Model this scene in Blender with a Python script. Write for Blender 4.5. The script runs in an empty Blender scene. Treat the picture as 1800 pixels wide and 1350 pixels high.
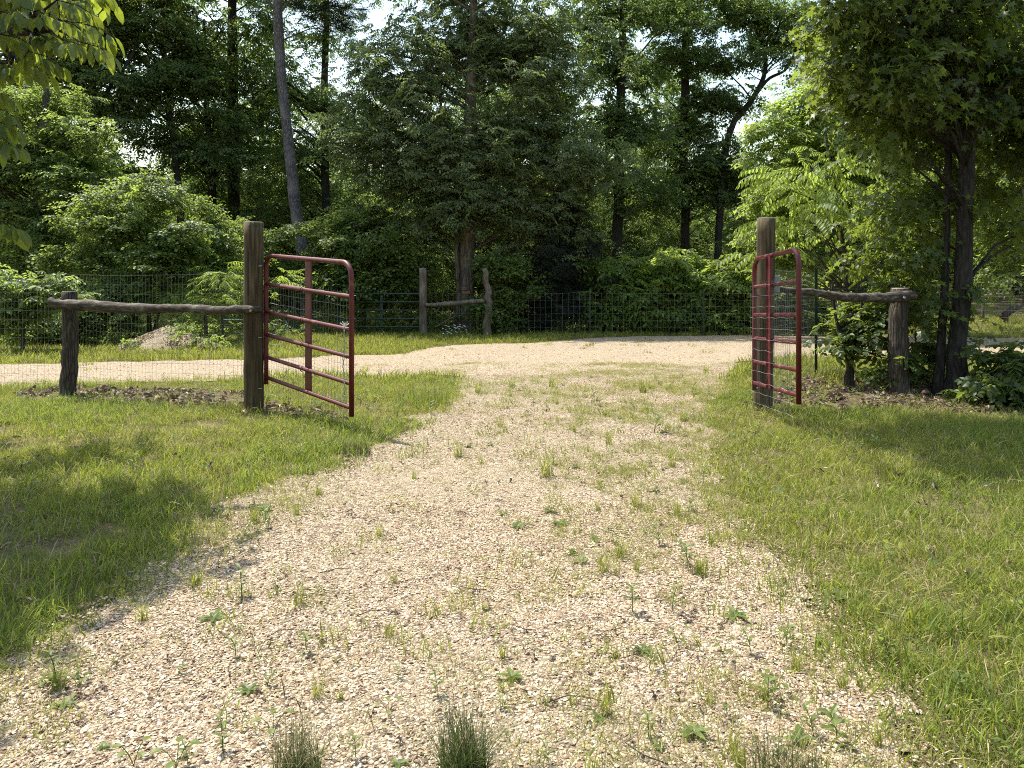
import bpy, math, random
import numpy as np
from mathutils import Vector, Matrix, Euler

C = bpy.context.scene
COL = C.collection
PI = math.pi
R = math.radians

# ------------------------------------------------------------------ camera, sky, sun, exposure
CAMH, F, HZ = 1.25, 1300.0, 498.0
cam_d = bpy.data.cameras.new('camera'); cam = bpy.data.objects.new('camera', cam_d); COL.objects.link(cam)
cam.location = (0, 0, CAMH); cam.rotation_euler = (R(90), 0, 0)
cam_d.sensor_width = 36; cam_d.lens = F / 1800 * 36
cam_d.shift_y = -(675 - HZ) / 1800
cam_d.clip_start = 0.05; cam_d.clip_end = 2000
C.camera = cam
SUN_EL, SUN_AZ = R(62), R(-51)          # azimuth measured from +Y, negative = towards -X
w = bpy.data.worlds.new('World'); C.world = w; w.use_nodes = True
nt = w.node_tree; bg = nt.nodes['Background']
sky = nt.nodes.new('ShaderNodeTexSky'); sky.sky_type = 'NISHITA'; sky.sun_disc = False
sky.sun_elevation = SUN_EL; sky.sun_rotation = SUN_AZ
sky.air_density = 2.0; sky.dust_density = 2.5; sky.ozone_density = 2.5
nt.links.new(sky.outputs[0], bg.inputs[0]); bg.inputs[1].default_value = 0.15
sd = bpy.data.lights.new('sun', 'SUN'); sd.energy = 4.95; sd.angle = R(0.53); sd.color = (1, .96, .88)
so = bpy.data.objects.new('sun', sd); COL.objects.link(so)
sdir = Vector((math.sin(SUN_AZ) * math.cos(SUN_EL), math.cos(SUN_AZ) * math.cos(SUN_EL), math.sin(SUN_EL)))
so.rotation_euler = sdir.to_track_quat('Z', 'Y').to_euler(); so.location = (0, 0, 30)
C.view_settings.view_transform = 'Standard'; C.view_settings.look = 'None'
C.view_settings.exposure = 0.95; C.view_settings.gamma = 1; C.view_settings.use_curve_mapping = False
C.render.engine = 'CYCLES'
C.cycles.max_bounces = 7; C.cycles.diffuse_bounces = 4; C.cycles.glossy_bounces = 2
C.cycles.transmission_bounces = 5; C.cycles.transparent_max_bounces = 4
C.cycles.use_denoising = False
C.cycles.caustics_reflective = False; C.cycles.caustics_refractive = False
C.cycles.sample_clamp_indirect = 6
C.cycles.pixel_filter_type = 'BLACKMAN_HARRIS'; C.cycles.filter_width = 1.05

# ------------------------------------------------------------------ helpers
def sstep(a, b, x):
    t = np.clip((np.asarray(x, float) - a) / (b - a), 0, 1); return t * t * (3 - 2 * t)
def wob(x, y, s, seed=0.0):
    """cheap smooth noise, about -1..1"""
    x = np.asarray(x, float) * s; y = np.asarray(y, float) * s
    return (np.sin(x * 1.3 + seed + 1.7 * np.sin(y * .9 + seed * 2.1)) + np.sin(y * 1.7 - seed + 1.3 * np.sin(x * 1.1 + seed))
            + .6 * np.sin(2.9 * x + 1.9 * y + seed * 3) + .5 * np.sin(4.3 * y - 3.7 * x + seed * 5)) / 2.6
def zg(x, y):
    x = np.asarray(x, float); y = np.asarray(y, float)
    z = -0.22 * sstep(8, 20.8, y)
    z = z + 1.0 * sstep(9, 13, x) * sstep(19, 30, y)
    z = z + 0.012 * wob(x, y, 1.1, 3) * sstep(60, 30, np.hypot(x, y))
    return z
def pt(px, py, d):                       # a point of the photograph at distance d
    return Vector(((px - 900) / F * d, d, CAMH - (py - HZ) / F * d))
def gp(px, py):                          # a point of the photograph on the ground
    d = CAMH * F / (py - HZ)
    for _ in range(12):
        d = (CAMH - float(zg((px - 900) / F * d, d))) * F / (py - HZ)
    return ((px - 900) / F * d, d)

def tag(o, label=None, cat=None, group=None, kind=None):
    if label: o['label'] = label
    if cat: o['category'] = cat
    if group: o['group'] = group
    if kind: o['kind'] = kind
    return o
def empty(name, loc, label, cat, group=None, rz=0):
    o = bpy.data.objects.new(name, None); COL.objects.link(o); o.location = loc; o.rotation_euler = (0, 0, rz)
    o.empty_display_size = .2
    return tag(o, label, cat, group)

class MB:
    def __init__(s): s.v = []; s.f = []; s.r = []
    def add(s, vs, fs, rnd=0.0):
        n = len(s.v); s.v.extend(tuple(p) for p in vs)
        s.f.extend(tuple(i + n for i in f) for f in fs); s.r.extend([rnd] * len(fs))
    def box(s, c, h, M=None):
        vs = [Vector((c[0] + sx * h[0], c[1] + sy * h[1], c[2] + sz * h[2])) for sx in (-1, 1) for sy in (-1, 1) for sz in (-1, 1)]
        if M: vs = [M @ v for v in vs]
        s.add(vs, [(0, 1, 3, 2), (4, 6, 7, 5), (0, 4, 5, 1), (2, 3, 7, 6), (0, 2, 6, 4), (1, 5, 7, 3)])
    def tube(s, path, rad, k=8, cap=True, rough=0.0, rng=None, rnd=0.0):
        P = [Vector(p) for p in path]; n = len(P)
        if not hasattr(rad, '__len__'): rad = [rad] * n
        T = (P[1] - P[0]).normalized()
        a = Vector((0, 0, 1)) if abs(T.z) < .9 else Vector((1, 0, 0))
        U = T.cross(a).normalized(); vs = []
        for i in range(n):
            T = (P[min(i + 1, n - 1)] - P[max(i - 1, 0)]).normalized()
            U = (U - T * U.dot(T)).normalized(); V = T.cross(U)
            for j in range(k):
                an = 2 * PI * j / k; rr = rad[i] * (1 + (rough * (rng.random() - .5) * 2 if rough else 0))
                vs.append(P[i] + (U * math.cos(an) + V * math.sin(an)) * rr)
        fs = [(i * k + j, i * k + (j + 1) % k, (i + 1) * k + (j + 1) % k, (i + 1) * k + j) for i in range(n - 1) for j in range(k)]
        if cap and k > 3: fs += [tuple(range(k))[::-1], tuple(range((n - 1) * k, n * k))]
        s.add(vs, fs, rnd)
    def mesh(s, name, m=None, smooth=False):
        me = bpy.data.meshes.new(name); me.from_pydata(s.v, [], s.f)
        at = me.attributes.new('rnd', 'FLOAT', 'FACE'); at.data.foreach_set('value', np.array(s.r, np.float32))
        if smooth: me.shade_smooth()
        if m: me.materials.append(m)
        return me
    def build(s, name, m, parent=None, smooth=False, link=True):
        o = bpy.data.objects.new(name, s.mesh(name, m, smooth))
        if link: COL.objects.link(o)
        if parent: o.parent = parent
        return o

# ------------------------------------------------------------------ materials
def new_mat(name):
    m = bpy.data.materials.new(name); m.use_nodes = True
    n = m.node_tree; b = n.nodes['Principled BSDF']; return m, n, b
def N(n, typ, **kw):
    x = n.nodes.new(typ)
    for k, v in kw.items():
        if k.startswith('i_'):
            key = k[2:]; x.inputs[int(key) if key.isdigit() else key].default_value = v
        else: setattr(x, k, v)
    return x
def ramp(n, stops, src, interp='LINEAR'):
    r = n.nodes.new('ShaderNodeValToRGB'); r.color_ramp.interpolation = interp
    els = r.color_ramp.elements
    while len(els) < len(stops): els.new(.5)
    for e, (p, c) in zip(els, stops): e.position = p; e.color = (*c, 1)
    n.links.new(src, r.inputs[0]); return r.outputs[0]
def noise(n, scale, detail=4, vec=None, rough=.55):
    x = N(n, 'ShaderNodeTexNoise', i_Scale=scale, i_Detail=detail, i_Roughness=rough)
    if vec is not None: n.links.new(vec, x.inputs['Vector'])
    return x
def mapping(n, scale, src='Object'):
    tc = n.nodes.new('ShaderNodeTexCoord'); mp = n.nodes.new('ShaderNodeMapping'); mp.inputs['Scale'].default_value = scale
    n.links.new(tc.outputs[src], mp.inputs[0]); return mp.outputs[0]
def bump(n, h, b, strength, dist):
    x = N(n, 'ShaderNodeBump', i_Strength=strength, i_Distance=dist); n.links.new(h, x.inputs['Height']); n.links.new(x.outputs[0], b.inputs['Normal']); return x

def leaf_mat(name, dark, light, tr, rough=.45, fac=.45, spec=.32, dry=None):
    m, n, b = new_mat(name)
    a = N(n, 'ShaderNodeAttribute', attribute_name='rnd'); oi = n.nodes.new('ShaderNodeObjectInfo')
    ad = N(n, 'ShaderNodeMath', operation='ADD'); n.links.new(a.outputs['Fac'], ad.inputs[0]); n.links.new(oi.outputs['Random'], ad.inputs[1])
    fr = N(n, 'ShaderNodeMath', operation='FRACT'); n.links.new(ad.outputs[0], fr.inputs[0])
    stops = [(0, dark), (.85 if dry else 1, light)] + ([(.93, dry), (1, dry)] if dry else [])
    c = ramp(n, stops, fr.outputs[0]); n.links.new(c, b.inputs['Base Color'])
    b.inputs['Roughness'].default_value = rough; b.inputs['Specular IOR Level'].default_value = spec
    t = N(n, 'ShaderNodeBsdfTranslucent')
    tstops = [(0, tuple(x * .75 for x in tr)), (.85 if dry else 1, tr)] + ([(.93, dry), (1, dry)] if dry else [])
    n.links.new(ramp(n, tstops, fr.outputs[0]), t.inputs[0])
    mx = N(n, 'ShaderNodeMixShader', i_0=fac)
    n.links.new(b.outputs[0], mx.inputs[1]); n.links.new(t.outputs[0], mx.inputs[2])
    n.links.new(mx.outputs[0], n.nodes['Material Output'].inputs[0]); return m

M = {}
M['leaf_forest'] = leaf_mat('leaf_forest', (.04, .066, .022), (.145, .19, .065), (.3, .42, .075), fac=.48)
M['leaf_grey'] = leaf_mat('leaf_grey', (.055, .08, .03), (.19, .23, .095), (.32, .41, .1), rough=.45, fac=.47, spec=.45)
M['leaf_bright'] = leaf_mat('leaf_bright', (.05, .085, .024), (.155, .21, .06), (.4, .52, .09), fac=.5)
M['leaf_lime'] = leaf_mat('leaf_lime', (.075, .12, .028), (.16, .22, .05), (.46, .58, .09), fac=.55)
M['leaf_gum'] = leaf_mat('leaf_gum', (.032, .055, .016), (.075, .11, .03), (.3, .38, .05), rough=.42, fac=.48)
M['leaf_hickory'] = leaf_mat('leaf_hickory', (.045, .075, .02), (.07, .105, .03), (.42, .5, .045), rough=.36, fac=.46)
M['leaf_cedar'] = leaf_mat('leaf_cedar', (.012, .022, .012), (.03, .045, .022), (.03, .05, .015), rough=.6, fac=.2)
M['leaf_pine'] = leaf_mat('leaf_pine', (.025, .04, .02), (.05, .075, .035), (.05, .08, .02), rough=.5, fac=.25)
M['weed'] = leaf_mat('weed', (.07, .11, .03), (.15, .19, .05), (.34, .42, .08), rough=.45, fac=.45)
M['grass'] = leaf_mat('grass', (.06, .09, .014), (.21, .235, .04), (.46, .5, .06), rough=.55, fac=.42, spec=.2, dry=(.46, .38, .2))
M['grass_lush'] = leaf_mat('grass_lush', (.045, .08, .014), (.135, .18, .03), (.36, .46, .05), rough=.5, fac=.42, spec=.22, dry=(.34, .31, .12))
M['rush'] = leaf_mat('rush', (.022, .045, .014), (.06, .09, .02), (.1, .16, .03), rough=.45, fac=.3, dry=(.3, .23, .12))
M['straw'] = leaf_mat('straw', (.26, .2, .1), (.42, .34, .19), (.34, .27, .14), rough=.6, fac=.3)
M['litter'] = leaf_mat('litter', (.06, .038, .028), (.22, .15, .105), (.15, .09, .05), rough=.6, fac=.15, dry=(.42, .34, .26))
M['petal'] = leaf_mat('petal', (.8, .8, .78), (.85, .85, .82), (.8, .8, .8), rough=.6, fac=.3)

def bark_mat(name, dark, light, sc=14, stretch=.22, moss=None):
    m, n, b = new_mat(name)
    v = mapping(n, (1, 1, stretch))
    vo = N(n, 'ShaderNodeTexVoronoi', feature='DISTANCE_TO_EDGE', i_Scale=sc); n.links.new(v, vo.inputs['Vector'])
    no = noise(n, sc * 1.6, 6, v, .7)
    mm = N(n, 'ShaderNodeMath', operation='MULTIPLY_ADD', i_1=1.6, i_2=0.0); n.links.new(vo.outputs[0], mm.inputs[0])
    ad = N(n, 'ShaderNodeMath', operation='ADD'); n.links.new(mm.outputs[0], ad.inputs[0]); n.links.new(no.outputs[0], ad.inputs[1])
    c = ramp(n, [(.35, dark), (.95, light)], ad.outputs[0])
    big = noise(n, 1.6, 3, mapping(n, (1, 1, 1)))
    mx = N(n, 'ShaderNodeMix', data_type='RGBA', blend_type='MIX'); mx.inputs[0].default_value = 0
    k = ramp(n, [(.5, (0, 0, 0)), (.7, (.7, .7, .7))], big.outputs[0]); n.links.new(k, mx.inputs[0])
    n.links.new(c, mx.inputs[6]); mx.inputs[7].default_value = (*(moss or tuple(x * 1.3 for x in light)), 1)
    n.links.new(mx.outputs[2], b.inputs['Base Color']); b.inputs['Roughness'].default_value = .9
    b.inputs['Specular IOR Level'].default_value = .2
    bump(n, ad.outputs[0], b, 1.0, .03); return m
M['bark'] = bark_mat('bark', (.028, .022, .018), (.11, .095, .078), 16)
M['bark_dark'] = bark_mat('bark_dark', (.012, .01, .009), (.05, .042, .036), 18)
M['bark_pine'] = bark_mat('bark_pine', (.04, .034, .034), (.19, .165, .16), 13, .45)
M['bark_elm'] = bark_mat('bark_elm', (.045, .034, .026), (.2, .165, .13), 11, .2)
M['log'] = bark_mat('log', (.018, .014, .01), (.12, .095, .075), 34, .12, moss=(.2, .2, .17))

def wood_mat(name, cols, ax=(14, 14, .9), sc=3.0, bstr=.6):
    m, n, b = new_mat(name)
    v = mapping(n, ax)
    no = noise(n, sc, 7, v, .65); big = noise(n, .9, 3, mapping(n, (3, 3, 2)))
    c = ramp(n, [(.3, cols[0]), (.5, cols[1]), (.7, cols[2])], no.outputs[0])
    mx = N(n, 'ShaderNodeMix', data_type='RGBA', blend_type='MULTIPLY'); mx.inputs[0].default_value = .8
    n.links.new(c, mx.inputs[6]); n.links.new(ramp(n, [(.35, (.5, .42, .34)), (.65, (1.1, 1.1, 1))], big.outputs[0]), mx.inputs[7])
    n.links.new(mx.outputs[2], b.inputs['Base Color']); b.inputs['Roughness'].default_value = .85; b.inputs['Specular IOR Level'].default_value = .25
    bump(n, no.outputs[0], b, bstr, .01); return m
M['post'] = wood_mat('post', ((.025, .018, .01), (.085, .062, .034), (.155, .122, .075)))
M['rail'] = wood_mat('rail', ((.018, .014, .011), (.075, .06, .048), (.24, .22, .19)), (3, 14, 14), 2.2, 1)
M['pale_wood'] = wood_mat('pale_wood', ((.06, .048, .038), (.15, .12, .1), (.25, .22, .19)), (10, 10, 1.2), 2.5)
M['cut_wood'] = wood_mat('cut_wood', ((.16, .14, .11), (.3, .27, .22), (.42, .39, .33)), (6, 6, 6), 2.5)

def paint(name, col, rough=.35, metal=0, wear=None):
    m, n, b = new_mat(name)
    no = noise(n, 9, 5, mapping(n, (1, 1, 1)))
    st = [(.35, tuple(x * .75 for x in col)), (.62, col)] + ([(.7, wear)] if wear else [])
    n.links.new(ramp(n, st, no.outputs[0]), b.inputs['Base Color'])
    n.links.new(ramp(n, [(.3, (rough * .8,) * 3), (.7, (min(1, rough * 1.5),) * 3)], no.outputs[0]), b.inputs['Roughness'])
    b.inputs['Metallic'].default_value = metal
    bump(n, noise(n, 60, 3, mapping(n, (1, 1, 1))).outputs[0], b, .15, .003); return m
M['red'] = paint('red', (.095, .006, .009), .45, wear=(.17, .06, .045))
M['green_metal'] = paint('green_metal', (.012, .035, .027), .45, wear=(.03, .06, .05))
M['wire'] = paint('wire', (.24, .24, .23), .5, .4)
M['dark_wire'] = paint('dark_wire', (.05, .05, .05), .5, .5)
M['galv'] = paint('galv', (.42, .43, .43), .4, .8)
M['grey_box'] = paint('grey_box', (.23, .24, .24), .5)
M['white'] = paint('white', (.7, .7, .68), .5)
M['black'] = paint('black', (.02, .02, .022), .5)
M['orange'] = paint('orange', (.5, .17, .09), .6)

# ground materials ----------------------------------------------------------
def gravel_mat(name, pale=.84):
    m, n, b = new_mat(name)
    v = mapping(n, (1, 1, 1))
    wn = noise(n, 26, 2, v)
    vm = N(n, 'ShaderNodeVectorMath', operation='MULTIPLY_ADD'); n.links.new(wn.outputs['Color'], vm.inputs[0]); vm.inputs[1].default_value = (.02,) * 3; n.links.new(v, vm.inputs[2])
    vo = N(n, 'ShaderNodeTexVoronoi', i_Scale=75); n.links.new(vm.outputs[0], vo.inputs['Vector'])
    ve = N(n, 'ShaderNodeTexVoronoi', feature='DISTANCE_TO_EDGE', i_Scale=75); n.links.new(vm.outputs[0], ve.inputs['Vector'])
    sp = n.nodes.new('ShaderNodeSeparateColor'); n.links.new(vo.outputs['Color'], sp.inputs[0])
    p = pale
    c = ramp(n, [(0, (.14 * p, .11 * p, .08 * p)), (.2, (.34 * p, .245 * p, .16 * p)), (.55, (.52 * p, .41 * p, .28 * p)), (1, (.68 * p, .58 * p, .43 * p))], sp.outputs[0])
    mx = N(n, 'ShaderNodeMix', data_type='RGBA', blend_type='MULTIPLY'); mx.inputs[0].default_value = 1
    n.links.new(c, mx.inputs[6]); n.links.new(ramp(n, [(0, (.45, .4, .34)), (.12, (1, 1, 1))], ve.outputs[0]), mx.inputs[7])
    # patches of finer, sandier and darker earth
    bn = noise(n, .8, 5, v); m2 = N(n, 'ShaderNodeMix', data_type='RGBA', blend_type='MIX')
    n.links.new(ramp(n, [(.42, (0, 0, 0)), (.68, (.55, .55, .55))], bn.outputs[0]), m2.inputs[0])
    n.links.new(mx.outputs[2], m2.inputs[6]); m2.inputs[7].default_value = (.4 * p, .33 * p, .21 * p, 1)
    n.links.new(m2.outputs[2], b.inputs['Base Color']); b.inputs['Roughness'].default_value = .9; b.inputs['Specular IOR Level'].default_value = .2
    bump(n, ve.outputs[0], b, 1.0, .02); return m
M['gravel'] = gravel_mat('gravel'); M['road'] = gravel_mat('road', .92)
m, n, b = new_mat('earth'); v = mapping(n, (1, 1, 1)); M['earth'] = m
n1 = noise(n, 3.2, 8, v, .7); n2 = noise(n, 45, 4, v)
c1 = ramp(n, [(.3, (.06, .06, .025)), (.5, (.12, .1, .05)), (.7, (.23, .175, .1))], n1.outputs[0])
mx = N(n, 'ShaderNodeMix', data_type='RGBA', blend_type='MULTIPLY'); mx.inputs[0].default_value = .8
n.links.new(c1, mx.inputs[6]); n.links.new(ramp(n, [(.3, (.4, .4, .35)), (.65, (1.3, 1.3, 1.2))], n2.outputs[0]), mx.inputs[7])
n.links.new(mx.outputs[2], b.inputs['Base Color']); b.inputs['Roughness'].default_value = .95; b.inputs['Specular IOR Level'].default_value = .1
bump(n, n2.outputs[0], b, 1, .03)
m, n, b = new_mat('stone'); M['stone'] = m
oi = n.nodes.new('ShaderNodeObjectInfo')
sc_ = ramp(n, [(0, (.03, .026, .022)), (.06, (.14, .09, .058)), (.26, (.27, .18, .11)), (.56, (.4, .3, .195)), (.86, (.5, .405, .285)), (1, (.64, .57, .46))], oi.outputs['Random'])
nn = noise(n, 70, 4, mapping(n, (1, 1, 1)))
mx = N(n, 'ShaderNodeMix', data_type='RGBA', blend_type='MULTIPLY'); mx.inputs[0].default_value = .5
n.links.new(sc_, mx.inputs[6]); n.links.new(ramp(n, [(.3, (.6, .55, .5)), (.6, (1.1, 1.1, 1.1))], nn.outputs[0]), mx.inputs[7])
n.links.new(mx.outputs[2], b.inputs['Base Color']); b.inputs['Roughness'].default_value = .85; b.inputs['Specular IOR Level'].default_value = .25

# ------------------------------------------------------------------ scatter (geometry nodes on a cloud of points)
def scatter(name, pts, rots, scls, idx, sources, parent=None, link=True):
    me = bpy.data.meshes.new(name); n = len(pts)
    me.vertices.add(n); me.vertices.foreach_set('co', np.asarray(pts, np.float32).ravel())
    a = me.attributes.new('rot', 'FLOAT_VECTOR', 'POINT'); a.data.foreach_set('vector', np.asarray(rots, np.float32).ravel())
    a = me.attributes.new('scl', 'FLOAT', 'POINT'); a.data.foreach_set('value', np.asarray(scls, np.float32).ravel())
    a = me.attributes.new('idx', 'INT', 'POINT'); a.data.foreach_set('value', np.asarray(idx, np.int32).ravel())
    o = bpy.data.objects.new(name, me)
    if link: COL.objects.link(o)
    if parent: o.parent = parent
    md = o.modifiers.new('scatter', 'NODES'); md.node_group = scatter_group(sources)
    o['kind'] = 'stuff'
    return o
_groups = {}
def scatter_group(col):
    if col.name in _groups: return _groups[col.name]
    g = bpy.data.node_groups.new('scatter_' + col.name, 'GeometryNodeTree'); _groups[col.name] = g
    g.interface.new_socket('Geometry', in_out='INPUT', socket_type='NodeSocketGeometry')
    g.interface.new_socket('Geometry', in_out='OUTPUT', socket_type='NodeSocketGeometry')
    gi = g.nodes.new('NodeGroupInput'); go = g.nodes.new('NodeGroupOutput')
    ci = g.nodes.new('GeometryNodeCollectionInfo'); ci.inputs[0].default_value = col
    ci.inputs['Separate Children'].default_value = True; ci.inputs['Reset Children'].default_value = True
    ip = g.nodes.new('GeometryNodeInstanceOnPoints'); ip.inputs['Pick Instance'].default_value = True
    def na(nm, t):
        x = g.nodes.new('GeometryNodeInputNamedAttribute'); x.data_type = t; x.inputs[0].default_value = nm; return x.outputs[0]
    g.links.new(gi.outputs[0], ip.inputs['Points']); g.links.new(ci.outputs[0], ip.inputs['Instance'])
    g.links.new(na('idx', 'INT'), ip.inputs['Instance Index']); g.links.new(na('rot', 'FLOAT_VECTOR'), ip.inputs['Rotation'])
    g.links.new(na('scl', 'FLOAT'), ip.inputs['Scale']); g.links.new(ip.outputs[0], go.inputs[0]); return g
def source_set(name, meshes):
    c = bpy.data.collections.new(name)
    for i, me in enumerate(meshes):
        o = bpy.data.objects.new(f'{name}_{i:02d}', me); c.objects.link(o)
    return c

# leaves ---------------------------------------------------------------------
def rnd_unit(rng):
    v = Vector(rng.normal(size=3)); return v.normalized()
def leaf(mb, o, d, up, L, W, rnd, shape='simple', fold=.18, curl=.15):
    d = d.normalized(); s = d.cross(up)
    if s.length < 1e-3: s = d.cross(Vector((1, 0, 0)))
    s.normalize(); u = s.cross(d).normalized()
    if shape == 'simple':
        vs = [o, o + d * L * .45 + s * W * .5 + u * W * fold, o + d * L - u * L * curl, o + d * L * .45 - s * W * .5 + u * W * fold]
        mb.add(vs, [(0, 1, 2), (0, 2, 3)], rnd)
    elif shape == 'oval':
        ts = (.0, .22, .5, .78, 1.0); ws = (.0, .38, .5, .33, .0); mid = []; lf = []; rt = []
        for t, w_ in zip(ts, ws):
            c = o + d * L * t - u * L * curl * t * t; mid.append(c)
            lf.append(c + s * W * w_ + u * W * w_ * fold * 1.6); rt.append(c - s * W * w_ + u * W * w_ * fold * 1.6)
        vs = mid + lf[1:4] + rt[1:4]
        mb.add(vs, [(0, 1, 5), (1, 2, 6, 5), (2, 3, 7, 6), (3, 4, 7), (0, 8, 1), (1, 8, 9, 2), (2, 9, 10, 3), (3, 10, 4)], rnd)
    else:                                  # lobed, five points
        ang = [-155, -118, -72, -46, -22, 0, 22, 46, 72, 118, 155]; rad = [.28, .62, .36, .8, .38, 1, .38, .8, .36, .62, .28]
        if shape == 'maple': rad = [.3, .55, .42, .78, .55, .95, .55, .78, .42, .55, .3]
        c = o + d * L * .35
        vs = [c, o]
        for a, r_ in zip(ang, rad):
            a = R(a); rr = r_ * L * .62
            vs.append(c + d * math.cos(a) * rr + s * math.sin(a) * rr * W / L + u * abs(math.sin(a)) * rr * fold - u * rr * curl * max(0, math.cos(a)))
        n_ = len(ang)
        mb.add(vs, [(0, i + 2, i + 3) for i in range(n_ - 1)] + [(0, n_ + 1, 1), (0, 1, 2)], rnd)

def spray(rng, nleaf, L, W, size, shape='simple', droop=.35, mat=None, name='leaf_spray', twig=True, scatter_n=.5):
    """a leafy twig growing along +X"""
    mb = MB(); wood = MB()
    ntw = max(2, nleaf // 6)
    for k in range(ntw):
        a = (k / (ntw - 1) - .5) * 2.0 + rng.normal() * .15 if ntw > 1 else 0
        dr = Vector((math.cos(a), math.sin(a), rng.normal() * .25 - droop * .3)).normalized()
        ln = size * (.55 + .45 * rng.random())
        st = Vector((rng.random() * size * .25, 0, 0))
        for i in range(nleaf // ntw):
            t = (i + .6) / (nleaf / ntw)
            o = st + dr * ln * t + Vector((0, 0, -droop * size * .5 * t * t))
            side = 1 if i % 2 else -1
            pd = (dr * .7 + Vector((-math.sin(a), math.cos(a), 0)) * side * .9 + Vector((0, 0, -droop * (.6 + rng.random()))) + rnd_unit(rng) * .35)
            up = (Vector((0, 0, 1)) + rnd_unit(rng) * scatter_n)
            sc = .7 + .5 * rng.random()
            leaf(mb, o, pd, up, L * sc, W * sc, float(rng.random()) * .6, shape)
        if twig:
            wood.tube([st, st + dr * ln * .5 + Vector((0, 0, -droop * size * .12)), st + dr * ln + Vector((0, 0, -droop * size * .5))], [.012 * size, .007 * size, .003 * size], 3, False, rnd=0.1)
    nw = len(mb.v); mb.add(wood.v, wood.f, .0)
    me = mb.mesh(name, mat)
    me.materials.append(M['bark_dark'])
    mi = np.zeros(len(mb.f), np.int32); mi[len(mb.f) - len(wood.f):] = 1
    me.polygons.foreach_set('material_index', mi)
    return me
def pinnate(rng, npair, L, W, length, mat, arch=.35, hang=.5, name='frond', shape='oval'):
    mb = MB(); pts = []
    for i in range(npair + 1):
        t = i / npair
        pts.append(Vector((length * t, rng.normal() * .006, length * (.18 * t - arch * t * t))))
    for i in range(1, npair + 1):
        dr = (pts[i] - pts[i - 1]).normalized(); sc = (.75 + .35 * math.sin(PI * i / (npair + 1))) * (.9 + .2 * rng.random())
        for s in (-1, 1):
            pd = dr * .45 + Vector((0, s, 0)) * .75 + Vector((0, 0, -hang * (.7 + .6 * rng.random())))
            up = Vector((0, s * .25, 1)) + rnd_unit(rng) * .25
            leaf(mb, pts[i], pd, up, L * sc, W * sc, float(rng.random()) * .5, shape, .12, .2)
    leaf(mb, pts[-1], (pts[-1] - pts[-2]) + Vector((0, 0, -hang * .05)), Vector((0, 0, 1)), L, W, .3, shape)
    k = len(mb.f); mb.tube(pts, [.0035] * len(pts), 3, False, rnd=.4)
    return mb.mesh(name, mat)
def sset(name, n_, fn):
    return source_set(name, [fn(np.random.default_rng(hash_(name) + i)) for i in range(n_)])
def hash_(s): return sum(ord(c) * (i + 7) for i, c in enumerate(s)) % 99991

S = {}
S['forest'] = sset('spray_forest', 5, lambda r: spray(r, 30, .13, .075, .55, mat=M['leaf_forest']))
S['grey'] = sset('spray_grey', 5, lambda r: spray(r, 34, .15, .065, .55, droop=.32, mat=M['leaf_grey'], scatter_n=.5))
S['bright'] = sset('spray_bright', 5, lambda r: spray(r, 24, .13, .11, .5, shape='maple', droop=.3, mat=M['leaf_bright'], scatter_n=.35))
S['lime'] = sset('spray_lime', 5, lambda r: spray(r, 24, .12, .06, .45, shape='oval', droop=.3, mat=M['leaf_lime'], scatter_n=.4))
S['mid'] = sset('spray_mid', 5, lambda r: spray(r, 28, .1, .06, .42, droop=.25, mat=M['leaf_bright']))
S['gum'] = sset('spray_gum', 5, lambda r: spray(r, 12, .13, .14, .4, shape='star', droop=.5, mat=M['leaf_gum'], scatter_n=.5))
S['walnut'] = sset('frond_walnut', 5, lambda r: pinnate(r, 7, .1, .034, .42, M['leaf_lime'], arch=.45, hang=1.0))
S['sumac'] = sset('frond_sumac', 5, lambda r: pinnate(r, 7, .1, .03, .45, M['leaf_lime'], arch=.3, hang=.35, shape='simple'))
S['cedar'] = sset('spray_cedar', 4, lambda r: spray(r, 60, .09, .02, .4, droop=.5, mat=M['leaf_cedar'], scatter_n=1.2))
S['pine'] = sset('spray_pine', 4, lambda r: spray(r, 60, .16, .012, .35, droop=.0, mat=M['leaf_pine'], scatter_n=1.5))
S['shrub'] = sset('spray_shrub', 5, lambda r: spray(r, 20, .16, .07, .4, shape='oval', droop=.3, mat=M['leaf_bright'], scatter_n=.4))
S['poke'] = sset('spray_poke', 5, lambda r: spray(r, 18, .2, .085, .42, shape='oval', droop=.35, mat=M['leaf_lime'], scatter_n=.35))
S['gumshrub'] = sset('spray_gumshrub', 5, lambda r: spray(r, 14, .12, .08, .35, shape='oval', droop=.35, mat=M['leaf_gum'], scatter_n=.4))

# ------------------------------------------------------------------ trees
def blob(px, py, rx, ry, d, depth=None):           # ellipsoid from its place in the photograph and its distance
    c = pt(px, py, d); k = d / F
    return (c, Vector((rx * k, depth if depth else (rx + ry) * .5 * k, ry * k)))
def crown_points(blobs, n, rng, clump, per=12, flat=.5, inner=.45):
    wts = np.array([(b[1].x * b[1].z + b[1].x * b[1].y) for b in blobs]); wts = wts / wts.sum()
    P, Q, cl = [], [], []
    for (c, r), wt in zip(blobs, wts):
        nc = max(2, int(n * wt / per))
        for _ in range(nc):
            v = rnd_unit(rng); u = rng.random() ** inner
            if rng.random() < .18: u *= 1.2 + .3 * rng.random()
            wv = 1 + .3 * math.sin(v.x * 5 + c.x * 3) * math.cos(v.z * 6 + c.z)
            cc = c + Vector((v.x * r.x, v.y * r.y, v.z * r.z)) * u * wv
            cl.append(cc)
            k = max(2, int(per * (.5 + rng.random())))
            g = rng.normal(size=(k, 3)) * (clump, clump, clump * flat)
            P.append(g + np.array(cc)); Q.append(np.tile(np.array(c), (k, 1)))
    return np.concatenate(P), np.concatenate(Q), cl
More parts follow.
